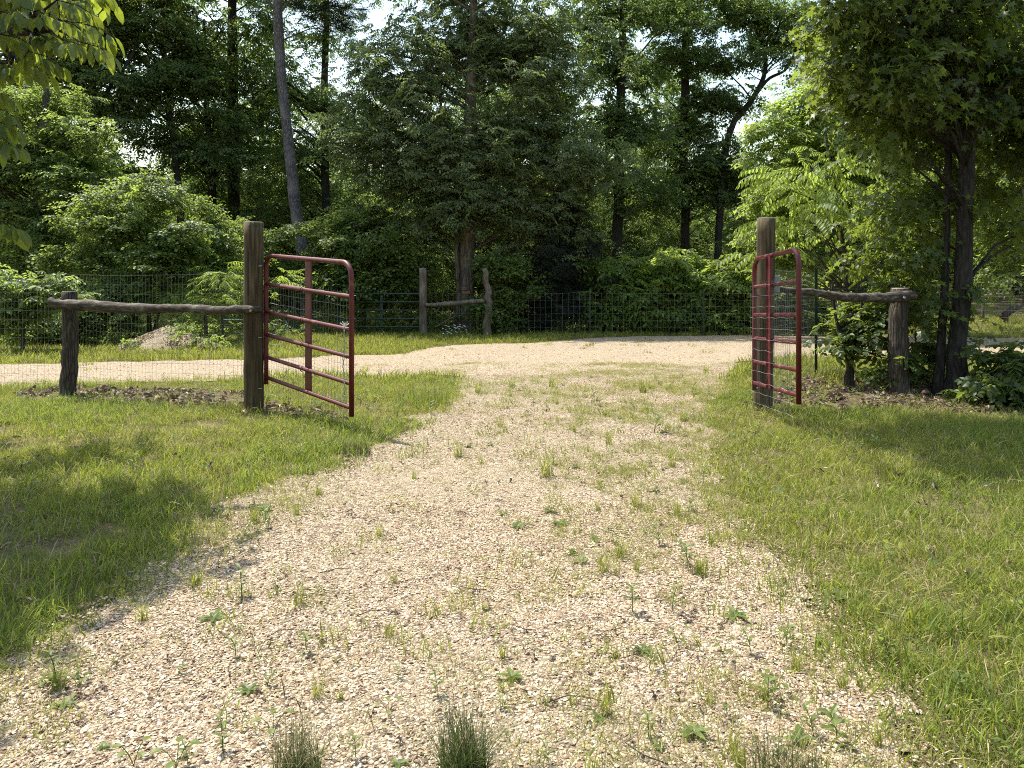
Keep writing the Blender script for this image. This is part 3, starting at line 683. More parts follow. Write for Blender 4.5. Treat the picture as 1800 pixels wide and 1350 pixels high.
def rail(label, P, Rd, mat, name='brace_rail', nut=None):
    b = Vector(P[0]); root = empty(name, b, label, 'rail'); sp, sr = smooth_path([Vector(p) - b for p in P], Rd, 40); mb = MB()
    ph = rr0.uniform(0, 6); sp = [p + Vector((0, 0, .005 * math.sin(i * .5 + ph) + .003 * math.sin(i * 1.9))) for i, p in enumerate(sp)]
    mb.tube(sp, [r_ * (1 + .07 * math.sin(i * .37 + ph) + .16 * math.exp(-((i - 11) / 1.1) ** 2) + .13 * math.exp(-((i - 27) / 1.0) ** 2)) for i, r_ in enumerate(sr)], 12, True, .1, rr0); mb.build('log', mat, root, True)
    for q in nut or ():
        mb = MB(); c = Vector(q) - b; mb.tube([c, c + Vector((0, -.016, 0))], .012, 6); mb.build('bolt', M['galv'], root)
rail('long crooked lichened brace rail from left gate post to log post', [pt(88, 531, 7.98), pt(125, 536, 7.96), pt(230, 541, 7.8), pt(330, 543, 7.55), pt(400, 545, 7.3), pt(459, 544, 7.14)],
     [.046, .058, .05, .045, .042, .036], M['rail'], nut=[pt(441, 546, 7.09)])
rail('bowed grey brace rail from right gate post to its log post', [pt(1350, 506, 7.47), pt(1400, 511, 7.5), pt(1460, 519, 7.75), pt(1520, 524, 8.0), pt(1570, 522, 8.18), pt(1607, 519, 8.3)],
     [.03, .034, .04, .05, .058, .055], M['rail'], nut=[pt(1589, 523, 8.12)])

def wire_panel(mb, P0, P1, z0, z1, dv, dh, r=.0012, shear=0.0, sag=0.0, zfun=None, rngs=None):
    """woven wire between two ground points: verticals every dv, horizontals every dh"""
    P0 = Vector(P0); P1 = Vector(P1); D = P1 - P0; L = math.hypot(D.x, D.y); nv = int(L / dv)
    zf = zfun or (lambda t: P0.z + (P1.z - P0.z) * t)
    for i in range(nv + 1):
        t = i * dv / L; q = P0 + D * t; zb = zf(t); wv = .004 * math.sin(i * .7)
        mb.tube([(q.x + wv, q.y, zb + z0), (q.x, q.y + wv, zb + z1)], r, 3, False)
    nh = int(round((z1 - z0) / dh))
    for j in range(nh + 1):
        zz = z0 + (z1 - z0) * j / nh; n_ = max(4, int(L / .4)); pp = []
        for i in range(n_ + 1):
            t = i / n_; q = P0 + D * t; pp.append((q.x, q.y, zf(t) + zz - sag * math.sin(PI * t) + .004 * math.sin(i * 2.3 + j)))
        mb.tube(pp, r * (1.5 if j in (0, nh) else 1.1), 3, False)
def t_post(root, xy, h, mat=None):
    mb = MB(); z = float(zg(*xy)); b = root.location
    mb.box((xy[0] - b.x, xy[1] - b.y, z + h / 2 - .1 - b.z), (.018, .004, h / 2 + .1)); mb.box((xy[0] - b.x, xy[1] - b.y + .018, z + h / 2 - .1 - b.z), (.004, .018, h / 2 + .098))
    for i in range(int(h / .06)): mb.box((xy[0] - b.x, xy[1] - b.y - .007, z + .05 + i * .06 - b.z), (.007, .004, .006))
    mb.build('steel_post', mat or M['green_metal'], root)
def wire_fence(label, P, z0, z1, dv, dh, r, tposts=(), mat='wire', h=1.5, sag=0.02):
    b = Vector((P[0][0], P[0][1], float(zg(*P[0])))); root = empty('wire_fence', b, label, 'fence'); mb = MB()
    for a, c in zip(P, P[1:]):
        A = Vector((a[0], a[1], 0)); B_ = Vector((c[0], c[1], 0))
        wire_panel(mb, A - Vector((b.x, b.y, 0)), B_ - Vector((b.x, b.y, 0)), z0, z1, dv, dh, r, sag=sag,
                   zfun=lambda t, A=A, B_=B_: float(zg(A.x + (B_.x - A.x) * t, A.y + (B_.y - A.y) * t)) - b.z)
    o = mb.build('wire_mesh', M[mat], root); o['kind'] = 'stuff'
    for q in tposts: t_post(root, q, h)
    return root
wire_fence('welded wire fence running left from the left gate post', [(-2.62, 7.38), (-4.88, 8.26), (-7.6, 8.9), (-10, 9.4)], .02, 1.36, .051, .1, .00105)
tx = (1433 - 900) / F * 9.9
wire_fence('welded wire fence with green steel posts right of the right gate', [(2.57, 7.42), (tx, 9.9), (5.5, 10.1), (7.6, 10.4), (11, 10.9)], .02, 1.4, .051, .1, .0009, [(tx, 9.87), (5.15, 10.03), (8.2, 10.48)], h=1.46)
xf = lambda px, d: ((px - 900) / F * d, d)
wire_fence('woven field fence under the tall shade tree across the road', [xf(748, 20.9), xf(850, 20.9), xf(1037, 21), xf(1237, 21), xf(1430, 20.6), xf(1560, 20)], .05, 1.2, .16, .19, .0019, [xf(1037, 20.95), xf(1237, 20.95), xf(1420, 20.6)], h=1.32)
wire_fence('distant tall mesh fence on the grassy bank at right', [xf(1660, 30), xf(1830, 30.4), xf(2000, 31)], 1.1, 2.3, .14, .3, .004, [xf(1668, 30)], h=2.4)
wire_fence('fine dark mesh fence behind the low grey panel across the road', [xf(380, 22.5), xf(520, 22.3)], .1, 1.35, .09, .45, .004, [], mat='dark_wire')

# far brace: round post, gnarled post, rail and thin sticks
px_post('round_post', 'pale grey round post beside the green gate across road', 744, 590, 743, 472, 20.7, 14, 13, M['pale_wood'], M['cut_wood'], None, .05)
px_post('gnarled_post', 'crooked brown cedar post right of the shade tree trunk', 855, 592, 852, 472, 20.6, 15, 9, M['pale_wood'], M['pale_wood'], None, .3, bend=.08)
rail('thin pale rail between far round post and gnarled post', [pt(748, 536, 20.6), pt(790, 534, 20.62), pt(830, 530, 20.6), pt(851, 529, 20.5)], [.05, .06, .06, .05], M['pale_wood'])
for (a, b_, lb) in (((760, 543), (798, 560), 'thin bare stick leaning down from the far rail'), ((765, 575), (800, 556), 'thin bare stick rising from weeds under the far rail')):
    p0, p1 = pt(*a, 20.75), pt(*b_, 20.7); mb = MB(); mb.tube([p0 - p0, (p1 - p0) * .5 + Vector((0, 0, .02)), p1 - p0], [.016, .014, .01], 6)
    o = mb.build('stick', M['pale_wood']); o.location = p0; tag(o, lb, 'stick')

# ------------------------------------------------------------------ tube gates
def tube_gate(label, P0, P1, z0, z1, shear, bars, mat, name='gate', rr_=.0215, brace=.5, side=1, mesh=True, extras=None, rc=.13, nbr=1, below=.07, far=False):
    """P0 hinge side, P1 free side (ground points); bars = heights of the rails above P0's z; brace stands on the far face"""
    P0 = Vector(P0); P1 = Vector(P1); D = P1 - P0; L = D.length; u = D.normalized(); nrm = Vector((-u.y, u.x, 0)) * side
    root = empty(name, P0, label, 'gate')
    def q(s, z, off=0): return u * s + Vector((0, 0, z + shear * s / L)) + nrm * off
    pts = [q(0, z0 - below)]
    for i in range(4): pts.append(q(0, z0 - below + (z1 - rc - z0 + below) * (i + 1) / 4))
    for i in range(1, 8): a = PI / 2 * i / 7; pts.append(q(rc - rc * math.cos(a), z1 - rc + rc * math.sin(a)))
    pts.append(q(L * .5, z1))
    for i in range(8): a = PI / 2 * (1 - i / 7); pts.append(q(L - rc + rc * math.cos(a), z1 - rc + rc * math.sin(a)))
    pts.append(q(L, z0 - below))
    mb = MB(); mb.tube(pts, rr_, 6 if far else 12); mb.build('frame', mat, root, not far)
    for z in bars:
        mb = MB(); mb.tube([q(rr_ * .5, z), q(L - rr_ * .5, z)], rr_ * .86, 6 if far else 12, False); mb.build('rail', mat, root, not far)
    for b_ in range(nbr):
        s = L * (b_ + 1) / (nbr + 1) if nbr > 1 else L * brace
        mb = MB(); hw = .036 if far else .052; o_ = rr_ + .004
        prof = [(s - hw, o_ + .014), (s - hw, o_), (s + hw, o_), (s + hw, o_ + .014), (s + hw - .004, o_ + .014), (s + hw - .004, o_ + .004), (s - hw + .004, o_ + .004), (s - hw + .004, o_ + .014)]
        vs = [q(a, z0 - .01, c) for a, c in prof] + [q(a, z1 - rr_ * .4, c) for a, c in prof]
        mb.add(vs, [(i, (i + 1) % 8, 8 + (i + 1) % 8, 8 + i) for i in range(8)]); mb.build('brace', mat, root)
        if not far:
            for z in list(bars[1:]):
                mb = MB(); mb.tube([q(s - .03, z - .028, -.012), q(s - .03, z - .012, -.03), q(s - .03, z + .012, -.03), q(s - .03, z + .028, -.012)], .005, 5); mb.build('u_bolt', mat, root)
    if mesh:
        mb = MB(); o_ = rr_ + .022; nv = int((L - .06) / .051); zt = bars[-1] + .04
        for i in range(nv + 1): s = .03 + i * .051; mb.tube([q(s, z0 - .17, o_), q(s, zt, o_ + .004 * math.sin(i))], .0011, 3, False)
        for j in range(int((zt - z0 + .17) / .1) + 1):
            z = z0 - .17 + j * .1; mb.tube([q(s_ * L / 8, z + .006 * math.sin(s_ * 3 + j), o_) for s_ in range(9)], .0012, 3, False)
        o = mb.build('wire_mesh', M['wire'], root); o['kind'] = 'stuff'
        for z in (z0 + .2, z1 - .35):       # hinge lugs towards the post
            mb = MB(); c = q(0, z); e = c - u * .02 - Vector((.085 if side > 0 else -.1, -.0, 0)) * (1 if P0.x < 0 else -1) * (1 if side > 0 else -1)
            mb.tube([c, e], .011, 6); mb.tube([c - Vector((0, 0, .03)), c + Vector((0, 0, .03))], rr_ * 1.12, 10); mb.build('hinge', mat, root)
    return root, q, L
hz = 0.0
L0 = pt(468, 500, 7.3); L1 = pt(618, 500, 6.12)
zb, zt_ = .323, 1.525
gl, q, L = tube_gate('red tubular gate standing open on the left side of drive', (L0.x, 7.3, 0), (L1.x, 6.12, 0), zb, zt_, -.105, [.323, .523, .743, .968, 1.243], M['red'], side=1, brace=.5)
# chain with snap and frayed white string on the free end
mb = MB(); top = q(L - .07, .97, -.03)
for i in range(20):
    c = top + Vector((.006 * math.sin(i * .5), 0, -i * .031)); hz_ = i % 2
    pts = [c + (Vector((0, .007, 0)) if hz_ else Vector((.007, 0, 0))) * math.cos(a) + Vector((0, 0, .019)) * math.sin(a) for a in [2 * PI * k / 8 for k in range(9)]]
    mb.tube(pts, .0028, 4, False)
mb.build('chain', M['galv'], gl)
mb = MB(); c = q(L - .06, 1.0 - .008, -.022)
for k in range(5): mb.tube([c, c + Vector((.02 * (k - 2), -.02, .03 + .01 * (k % 2)))], .004, 4)
mb.build('white_tie', M['white'], gl)
R0 = pt(1326, 500, 7.13); R1 = pt(1404, 500, 6.0)
grr, q, L = tube_gate('red tubular gate folded back beside the right gate post', (R0.x, 7.13, 0), (R1.x, 6.0, 0), .289, 1.479, .05, [.289, .495, .72, .945, 1.215], M['red'], side=-1, brace=.45)

# small grey box on the right post
o = empty('control_box', (2.6, 7.39, 1.24), 'small grey metal box fixed high behind right gate post', 'box')
mb = MB(); mb.box((.02, 0, 0), (.05, .03, .085)); bx = mb.build('housing', M['grey_box'], o); bv = bx.modifiers.new('b', 'BEVEL'); bv.width = .006; bv.segments = 2
mb = MB(); mb.box((.02, -.034, 0), (.044, .003, .078)); mb.build('lid', M['grey_box'], o)

# far green gates and low grey panel
def far_gate(label, px0, px1, d0, d1, ytop, ybot, mat, nb, name='gate', nbr=1):
    a = xf(px0, d0); b_ = xf(px1, d1); z1 = CAMH - (ytop - HZ) / F * d0; z0 = CAMH - (ybot - HZ) / F * d0
    tube_gate(label, (a[0], a[1], 0), (b_[0], b_[1], 0), z0, z1, 0, [z0 + (z1 - z0) * i / nb for i in range(nb)], mat, name, .026, nbr=nbr, mesh=False, far=True, rc=.12, below=.03)
far_gate('long green tubular gate closed between far posts across the road', 517, 748, 21.2, 20.8, 516, 588, M['green_metal'], 5, nbr=2)
far_gate('short green tube panel left of the long green gate', 505, 390, 21.4, 22.0, 564, 590, M['galv'], 2, nbr=1, name='tube_panel')
for px, lb in ((508, 'green steel post at the left end of far green gate'), (660, 'slim green steel post behind the middle of far green gate')):
    r = empty('steel_post', (*xf(px, 21.35), float(zg(*xf(px, 21.35)))), lb, 'post'); t_post(r, xf(px, 21.35), 1.5)

# gravel heap behind the left fence
hx, hy = xf(296, 15.3); hb = Vector((hx, hy, float(zg(hx, hy)) - .02)); heap = empty('gravel_heap', hb, 'low heap of pale gravel overgrown with weeds beyond the road', 'gravel heap')
mb = MB(); nr, na_ = 9, 28
vs = [(0, 0, .52)]
for i in range(1, nr + 1):
    for j in range(na_):
        t = i / nr; a = 2 * PI * j / na_; rr_ = t * (1 + .08 * math.sin(3 * a) + .05 * math.sin(7 * a + 1))
        vs.append((rr_ * 1.2 * math.cos(a), rr_ * .85 * math.sin(a), max(-.02, .52 * (1 - t) ** .9 + .015 * math.sin(9 * a + 5 * t))))
fs = [(0, 1 + j, 1 + (j + 1) % na_) for j in range(na_)] + [(1 + i * na_ + j, 1 + (i + 1) * na_ + j, 1 + (i + 1) * na_ + (j + 1) % na_, 1 + i * na_ + (j + 1) % na_) for i in range(nr - 1) for j in range(na_)]
mb.add(vs, fs); mb.build('gravel_mound', M['gravel'], heap, True)
n_ = 2500; a = RNG.uniform(0, 6.28, n_); t = np.sqrt(RNG.random(n_)) * .98
P = np.stack([t * 1.18 * np.cos(a), t * .84 * np.sin(a), .52 * (1 - t) ** .9 + .01], 1)
scatter('stones', P, RNG.uniform(0, 6, (n_, 3)), RNG.uniform(.025, .06, n_), RNG.integers(0, 8, n_), S['stone'], heap)

# camera box, orange strip sign on the shade tree; white flowers at its foot
o = empty('trail_camera', pt(817, 507, 22.28), 'small grey trail camera strapped to the shade tree trunk', 'camera')
mb = MB(); mb.box((0, 0, 0), (.07, .03, .05)); mb.build('case', M['grey_box'], o)
mb = MB(); mb.tube([(-.02, -.03, .01), (-.02, -.045, .01)], .018, 10); mb.build('lens', M['black'], o)
mb = MB(); mb.box((.04, -.033, .0), (.024, .004, .04)); mb.build('front_plate', M['pale_wood'], o)
o = empty('strip_sign', pt(819, 514, 22.27), 'weathered orange strip sign below the trail camera', 'sign')
mb = MB(); mb.box((0, 0, 0), (.12, .008, .038)); mb.build('board', M['orange'], o)
mb = MB()
for i in range(5): mb.box((-.06 + i * .03, -.011, 0), (.008, .002, .018))
mb.build('faded_marks', M['pale_wood'], o)
fx, fy = gp(800, 596)
fl = empty('white_flowers', (fx, fy, float(zg(fx, fy))), 'patch of small white daisies at the foot of the shade tree', 'flowers')
mbp = MB(); mbs = MB()
for i in range(34):
    x_ = rr0.uniform(-.33, .33); y_ = rr0.uniform(-.2, .2); z_ = rr0.uniform(.12, .36)
    mbs.tube([(x_ * .8, y_ * .8, 0), (x_, y_, z_)], .004, 3, False)
    for k in range(6):
        a = k * PI / 3; leaf(mbp, Vector((x_, y_, z_)), Vector((math.cos(a), math.sin(a) * .8, .3)), Vector((0, -.5, 1)), .03, .02, .5)
mbp.build('petals', M['petal'], fl)['kind'] = 'stuff'; mbs.build('stems', M['weed'], fl)['kind'] = 'stuff'

# ------------------------------------------------------------------ the named trees
T = tree
T('shade_tree', 'broad grey-green shade tree hanging over the far fence at centre', 'tree', 818, 22.6,
  [([(816, 560), (818, 470), (822, 380), (826, 250), (830, 100), (834, -60)], [.3, .27, .24, .2, .15, .08])],
  [(840, 70, 200, 90, 23.2, 1.8), (700, 150, 110, 80, 22.9, 1.5), (960, 120, 110, 90, 23, 1.5), (760, 230, 130, 70, 22.4, 1.5), (930, 220, 120, 70, 22.5, 1.5), (690, 310, 90, 55, 22.2, 1.3), (970, 310, 90, 60, 22.2, 1.2), (840, 350, 110, 60, 22, 1.2),
   (1060, 290, 55, 36, 21.9, .9), (630, 240, 60, 50, 22.4, 1), (850, -60, 180, 60, 23.8, 1.6), (930, 400, 90, 45, 22, .9), (730, 390, 70, 45, 22, .8), (830, 290, 80, 60, 21.8, .8)],
  6000, S['grey'], 1, bark='bark_elm', clump=.33, flat=.95, droop=.3, branches=90, scale=.8, inner=.55)
T('pine_tree', 'tall leaning pine with a bare grey scaly trunk', 'tree', 541, 25.5,
  [([(541, 540), (534, 470), (521, 370), (506, 240), (491, 90), (486, -40), (480, -250)], [.24, .215, .2, .185, .165, .15, .1])],
  [(430, -120, 110, 60, 26), (540, -140, 110, 60, 25), (500, -260, 120, 70, 25.5), (560, 10, 60, 30, 26)], 900, S['pine'], 2, bark='bark_pine', nsrc=4, branches=24, dead=9, scale=1.2)
T('oak_tree', 'dark tree with a straight trunk left of the grey pine', 'tree', 412, 29,
  [([(412, 500), (411, 350), (409, 180), (408, 0), (406, -140)], [.24, .22, .2, .17, .1])],
  [(410, 60, 90, 80, 29), (330, 150, 70, 60, 28.5), (480, 150, 60, 60, 29), (400, 240, 80, 50, 29), (430, -60, 110, 70, 29), (370, 330, 60, 50, 29)], 1500, S['forest'], 3, bark='bark_dark', clump=.45)
T('slender_tree', 'slender leaning tree against the sky gap at upper left', 'tree', 322, 26,
  [([(322, 480), (316, 360), (306, 260), (294, 170), (286, 60), (282, -60)], [.13, .12, .11, .1, .08, .05])],
  [(280, 60, 65, 60, 26), (260, 150, 50, 30, 26), (330, 130, 50, 40, 26), (250, -30, 80, 50, 26), (330, 240, 40, 30, 26.2), (200, 60, 40, 60, 27)], 1000, S['forest'], 4, bark='bark_dark', clump=.33)
T('forest_tree', 'bushy dark tree between grey pine and the shade tree', 'tree', 575, 27.5,
  [([(575, 500), (573, 350), (570, 180), (574, 20), (572, -60)], [.17, .15, .13, .1, .07])],
  [(570, 60, 50, 50, 27.5), (540, 160, 50, 40, 27.5), (600, 200, 50, 40, 27.8), (560, 260, 60, 40, 27.5), (470, 230, 40, 50, 28.5), (580, -20, 60, 40, 27.5), (530, 330, 60, 40, 27.8), (450, 120, 30, 40, 28.5)], 1500, S['mid'], 55, bark='bark_dark', clump=.4)
T('forest_tree', 'dark trunked tree right of the shade tree crown', 'tree', 1086, 27.5,
  [([(1084, 520), (1086, 400), (1089, 260), (1093, 120), (1097, -40)], [.2, .185, .17, .15, .12])],
  [(1090, 90, 90, 60, 27.5), (1050, 200, 50, 50, 27.8), (1130, 230, 60, 50, 27.5), (1100, 0, 90, 60, 27.8), (1120, 330, 70, 40, 28)], 1300, S['forest'], 5, bark='bark_dark', clump=.4)
T('forest_tree', 'tall dark tree left of the forked tree and sky gap', 'tree', 1206, 30,
  [([(1206, 520), (1204, 380), (1202, 240), (1205, 100), (1204, -60)], [.2, .18, .165, .15, .1])],
  [(1190, 100, 70, 70, 30), (1230, 200, 55, 50, 30), (1170, 250, 50, 50, 30.5), (1210, 0, 80, 60, 30), (1230, 330, 70, 60, 30)], 1400, S['forest'], 6, bark='bark_dark', clump=.4)
T('forked_tree', 'crooked forked tree silhouetted against bright sky gap', 'tree', 1262, 29,
  [([(1262, 470), (1268, 350), (1282, 232), (1318, 180), (1341, 140), (1345, 95), (1328, 45), (1310, -30)], [.15, .14, .125, .105, .09, .075, .06, .04]),
   ([(1318, 180, 0, 1), (1350, 140), (1385, 118), (1405, 60), (1412, -20)], [.07, .06, .05, .04, .03]), ([(1345, 95, 0, 1), (1365, 60), (1380, 0)], [.05, .04, .025])],
  [(1290, 90, 45, 40, 29), (1310, 10, 60, 40, 29), (1400, 40, 60, 50, 29), (1285, 170, 40, 26, 29), (1260, 260, 55, 40, 29.5), (1290, 320, 60, 40, 29.5)], 1100, S['forest'], 7, bark='bark_dark', clump=.3, branches=50)
T('leafy_tree', 'large mid-green tree standing behind the bushes at far left', 'tree', 60, 19.5,
  [([(60, 560), (66, 400), (74, 260), (82, 150)], [.16, .14, .12, .06])],
  [(60, 280, 70, 36, 19.5), (130, 230, 50, 30, 19.6), (20, 370, 60, 40, 19), (140, 310, 50, 34, 19), (50, 190, 60, 30, 20), (-60, 280, 90, 100, 19), (80, 420, 50, 36, 18.8), (10, 470, 60, 30, 18.6), (110, 180, 30, 20, 20), (170, 260, 26, 20, 19.4)], 1900, S['mid'], 8, clump=.3, branches=80, inner=.65)
T('forest_tree', 'dark forked tree behind the large tree at upper left', 'tree', 168, 25,
  [([(172, 470), (170, 300), (165, 190), (160, 80), (168, -40)], [.17, .15, .13, .11, .08]), ([(166, 210, 0, 1), (195, 150), (225, 110), (243, 70)], [.08, .06, .045, .03])],
  [(150, 60, 60, 60, 25), (200, 180, 60, 50, 25), (110, 120, 60, 70, 25), (190, 290, 60, 50, 25), (150, -20, 80, 50, 25)], 1300, S['forest'], 9, bark='bark_dark', clump=.4)
T('maple_sapling', 'bright green young maple beyond road, behind the gravel heap', 'small tree', 262, 17.6,
  [([(262, 590), (262, 500), (258, 420), (262, 350)], [.05, .045, .035, .02]), ([(268, 590), (300, 480), (320, 400)], [.03, .025, .015])],
  [(195, 350, 35, 22, 17.6), (250, 325, 34, 20, 17.6), (290, 350, 40, 24, 17.4), (215, 400, 50, 28, 17.3), (310, 420, 46, 30, 17.2), (180, 450, 40, 30, 17.4), (270, 455, 50, 28, 17), (230, 500, 50, 28, 17), (330, 480, 30, 26, 17.2), (150, 385, 26, 20, 17.6), (355, 395, 20, 14, 17.4), (110, 450, 30, 30, 17.8)], 1500, S['bright'], 10, clump=.2, branches=60, scale=.7, inner=.7)
T('forest_shrub', 'olive green shrub right of the bright young maple', 'shrub', 362, 18.4,
  [([(362, 590), (358, 480), (352, 380)], [.04, .03, .015])],
  [(352, 385, 22, 16, 18.4), (375, 430, 26, 20, 18.4), (350, 450, 24, 20, 18.2), (340, 360, 16, 10, 18.4), (400, 400, 22, 18, 18.8), (385, 480, 30, 24, 18.3), (420, 450, 18, 22, 19)], 520, S['mid'], 11, clump=.2, branches=30, scale=.8, inner=.7)
T('young_tree', 'bright loose sapling behind the left gate and green gate', 'small tree', 470, 21.8,
  [([(470, 580), (468, 500), (474, 420)], [.04, .03, .015])],
  [(470, 420, 30, 20, 21.8), (440, 450, 30, 22, 21.8), (500, 470, 30, 22, 21.8), (460, 500, 40, 24, 21.6), (555, 450, 26, 22, 22.2), (520, 400, 24, 16, 22), (575, 500, 30, 26, 22.2)], 600, S['bright'], 52, clump=.2, branches=30, scale=.8, inner=.7)
T('sumac_shrub', 'yellow-green feathery shrub above the gravel heap', 'shrub', 262, 17.0,
  [([(275, 600), (276, 550), (278, 510)], [.025, .02, .01])], [(275, 500, 44, 16, 17), (310, 515, 30, 14, 17), (240, 515, 36, 16, 17)], 260, S['sumac'], 12, clump=.15, branches=16, droop=.1)
T('sumac_shrub', 'yellow-green feathery shrub left of the left gate post', 'shrub', 392, 16.6,
  [([(392, 600), (390, 550), (388, 500)], [.025, .02, .01])], [(385, 495, 30, 22, 16.6), (410, 520, 28, 25, 16.6), (480, 495, 22, 25, 17.5), (370, 530, 30, 20, 16.5)], 260, S['sumac'], 13, clump=.15, branches=16, droop=.1)
T('leafy_shrub', 'pale green shrub behind left fence at the frame edge', 'shrub', 40, 14.2,
  [([(40, 600), (42, 540), (40, 490)], [.03, .02, .01])], [(40, 510, 60, 30, 14.2), (90, 530, 40, 30, 14.3), (10, 560, 60, 30, 14), (-40, 500, 60, 50, 14)], 650, S['shrub'], 14, clump=.18, branches=25, scale=.6)
T('dark_shrub', 'shadowy dense shrub behind the left log post', 'shrub', 165, 16.6,
  [([(165, 600), (166, 540), (168, 500)], [.03, .02, .01])], [(160, 540, 60, 40, 16.6), (200, 560, 40, 30, 16.4), (110, 560, 50, 35, 16.5), (70, 580, 50, 25, 16.4)], 650, S['forest'], 15, clump=.18, branches=20, scale=.6)
T('trailing_shrub', 'low green brambles spilling over the gravel heap', 'shrub', 345, 14.6,
  [([(345, 606), (345, 596), (348, 590)], [.015, .012, .008])], [(318, 590, 22, 10, 14.6), (352, 597, 22, 8, 14.6), (232, 600, 18, 8, 14.8)], 80, S['shrub'], 16, clump=.1, branches=10, scale=.4)
T('young_tree', 'airy light green sapling behind the long green gate', 'small tree', 640, 21.9,
  [([(640, 560), (638, 480), (632, 420), (628, 390)], [.05, .04, .03, .015])],
  [(630, 400, 50, 35, 23), (600, 430, 35, 26, 21.8), (665, 440, 36, 30, 21.8), (640, 490, 50, 26, 21.7), (590, 520, 36, 26, 21.7), (690, 500, 30, 34, 21.8), (620, 380, 20, 12, 22), (720, 470, 26, 26, 21.8)], 950, S['bright'], 17, clump=.25, branches=40)
T('cedar_tree', 'dense almost black cedar right of the shade tree trunk', 'tree', 985, 22.6,
  [([(985, 570), (985, 500), (986, 430), (988, 380)], [.12, .1, .07, .03])],
  [(985, 510, 70, 50, 22.6), (985, 440, 60, 50, 22.6), (940, 540, 50, 40, 22.5), (1030, 520, 35, 40, 22.6), (985, 380, 40, 40, 22.8)], 1500, S['cedar'], 18, nsrc=4, clump=.25, branches=60, scale=1.0, bark='bark_dark')
T('young_tree', 'pale leafy sapling just right of the gnarled far post', 'small tree', 882, 21.6,
  [([(882, 580), (884, 520), (880, 470)], [.03, .025, .015])], [(880, 470, 30, 25, 21.4), (895, 510, 30, 30, 21.4), (880, 550, 25, 22, 21.4)], 320, S['bright'], 19, clump=.2, branches=20)
T('young_tree', 'thin leafy sapling between green gate and shade tree', 'small tree', 722, 23.5,
  [([(722, 560), (724, 500), (720, 440)], [.04, .03, .02])], [(725, 440, 40, 30, 23.5), (770, 460, 30, 30, 23.5), (735, 500, 40, 40, 23.8), (780, 520, 30, 30, 24)], 420, S['mid'], 20, clump=.25, branches=20)
T('side_stem_sapling', 'slim upright sapling hugging the left of the shade tree', 'small tree', 804, 22.3,
  [([(806, 560), (804, 480), (800, 400), (796, 330)], [.07, .06, .05, .03])], [(790, 350, 40, 30, 22.2)], 80, S['grey'], 21, clump=.25, branches=6, bark='bark_elm')
for i, (px, blobs_, lb, sr) in enumerate(((1090, [(1085, 500, 45, 32, 22.3), (1110, 540, 40, 30, 22), (1070, 550, 30, 22, 22), (1100, 470, 25, 14, 22.3)], 'bright rounded pokeweed left of the far steel fence post', 'lime'),
                         (1185, [(1180, 480, 45, 32, 22.6), (1160, 540, 50, 30, 22.2), (1205, 520, 40, 35, 22.4), (1190, 450, 25, 20, 23)], 'tall bright leafy shrub in the middle of far fence', 'lime'),
                         (1285, [(1275, 500, 42, 40, 22.3), (1310, 540, 40, 35, 22), (1255, 550, 35, 30, 22), (1290, 465, 25, 20, 22.6)], 'bushy light green shrub behind the far fence near right gate', 'lime'),
                         (1375, [(1375, 510, 50, 45, 22), (1420, 550, 45, 35, 21.8)], 'dark leafy shrub behind the far fence past right post', 'shrub'))):
    sr = 'poke' if i < 3 else sr
    T('roadside_shrub', lb, 'shrub', px, 22.3, [([(px, 590), (px, 540), (px + 4, 490)], [.03, .025, .01])], blobs_, 620, S[sr], 30 + i, clump=.2, branches=30, scale=.85, flat=.6)
T('round_shrub', 'yellowish low shrub behind the far fence left of right gate', 'shrub', 1225, 21.6, [([(1225, 592), (1225, 570), (1228, 550)], [.02, .015, .01])], [(1225, 560, 50, 20, 21.6), (1290, 565, 40, 22, 21.6), (1170, 572, 40, 16, 21.6)], 300, S['mid'], 36, clump=.16, branches=16, scale=.5)
# right hand side, near
GX = 1682
gum = T('sweetgum_tree', 'big dark star-leaved tree with twin trunks at the right', 'tree', GX, 8.3,
  [([(1680, 690), (1688, 560), (1694, 430), (1698, 300), (1708, 130), (1720, -40), (1730, -220)], [.098, .092, .088, .082, .072, .06, .05]),
   ([(1648, 692, .1), (1660, 520, .1), (1664, 380, .1), (1667, 240, .1), (1658, 90, .05), (1650, -60, 0)], [.05, .042, .036, .032, .026, .02]),
   ([(1702, 235, 0, 1), (1735, 190), (1770, 150), (1820, 110)], [.04, .032, .025, .015])],
  [(1600, 60, 110, 70, 8.4, 1.2), (1700, -40, 160, 90, 8.6, 1.3), (1530, 130, 75, 55, 8.1, .9), (1640, 190, 90, 60, 8.6, 1), (1760, 120, 70, 90, 8.9, .9), (1500, 30, 60, 60, 8.2, .8), (1620, 330, 60, 60, 8.9, .7), (1600, 440, 60, 45, 8.8, .5), (1760, 330, 60, 80, 9.2, .6), (1850, 200, 80, 160, 8.5, 1.2), (1640, 530, 36, 34, 8.5, .4),
   (1178, -190, 150, 70, 7.7, .5), (1335, -205, 140, 75, 7.9, .5), (1480, -240, 110, 80, 8, .5), (1150, -250, 120, 55, 6.7, .4), (1310, -260, 110, 55, 6.9, .4)],
  3300, S['gum'], 40, bark='bark_dark', clump=.2, branches=34, droop=.35, scale=.85, inner=.6)
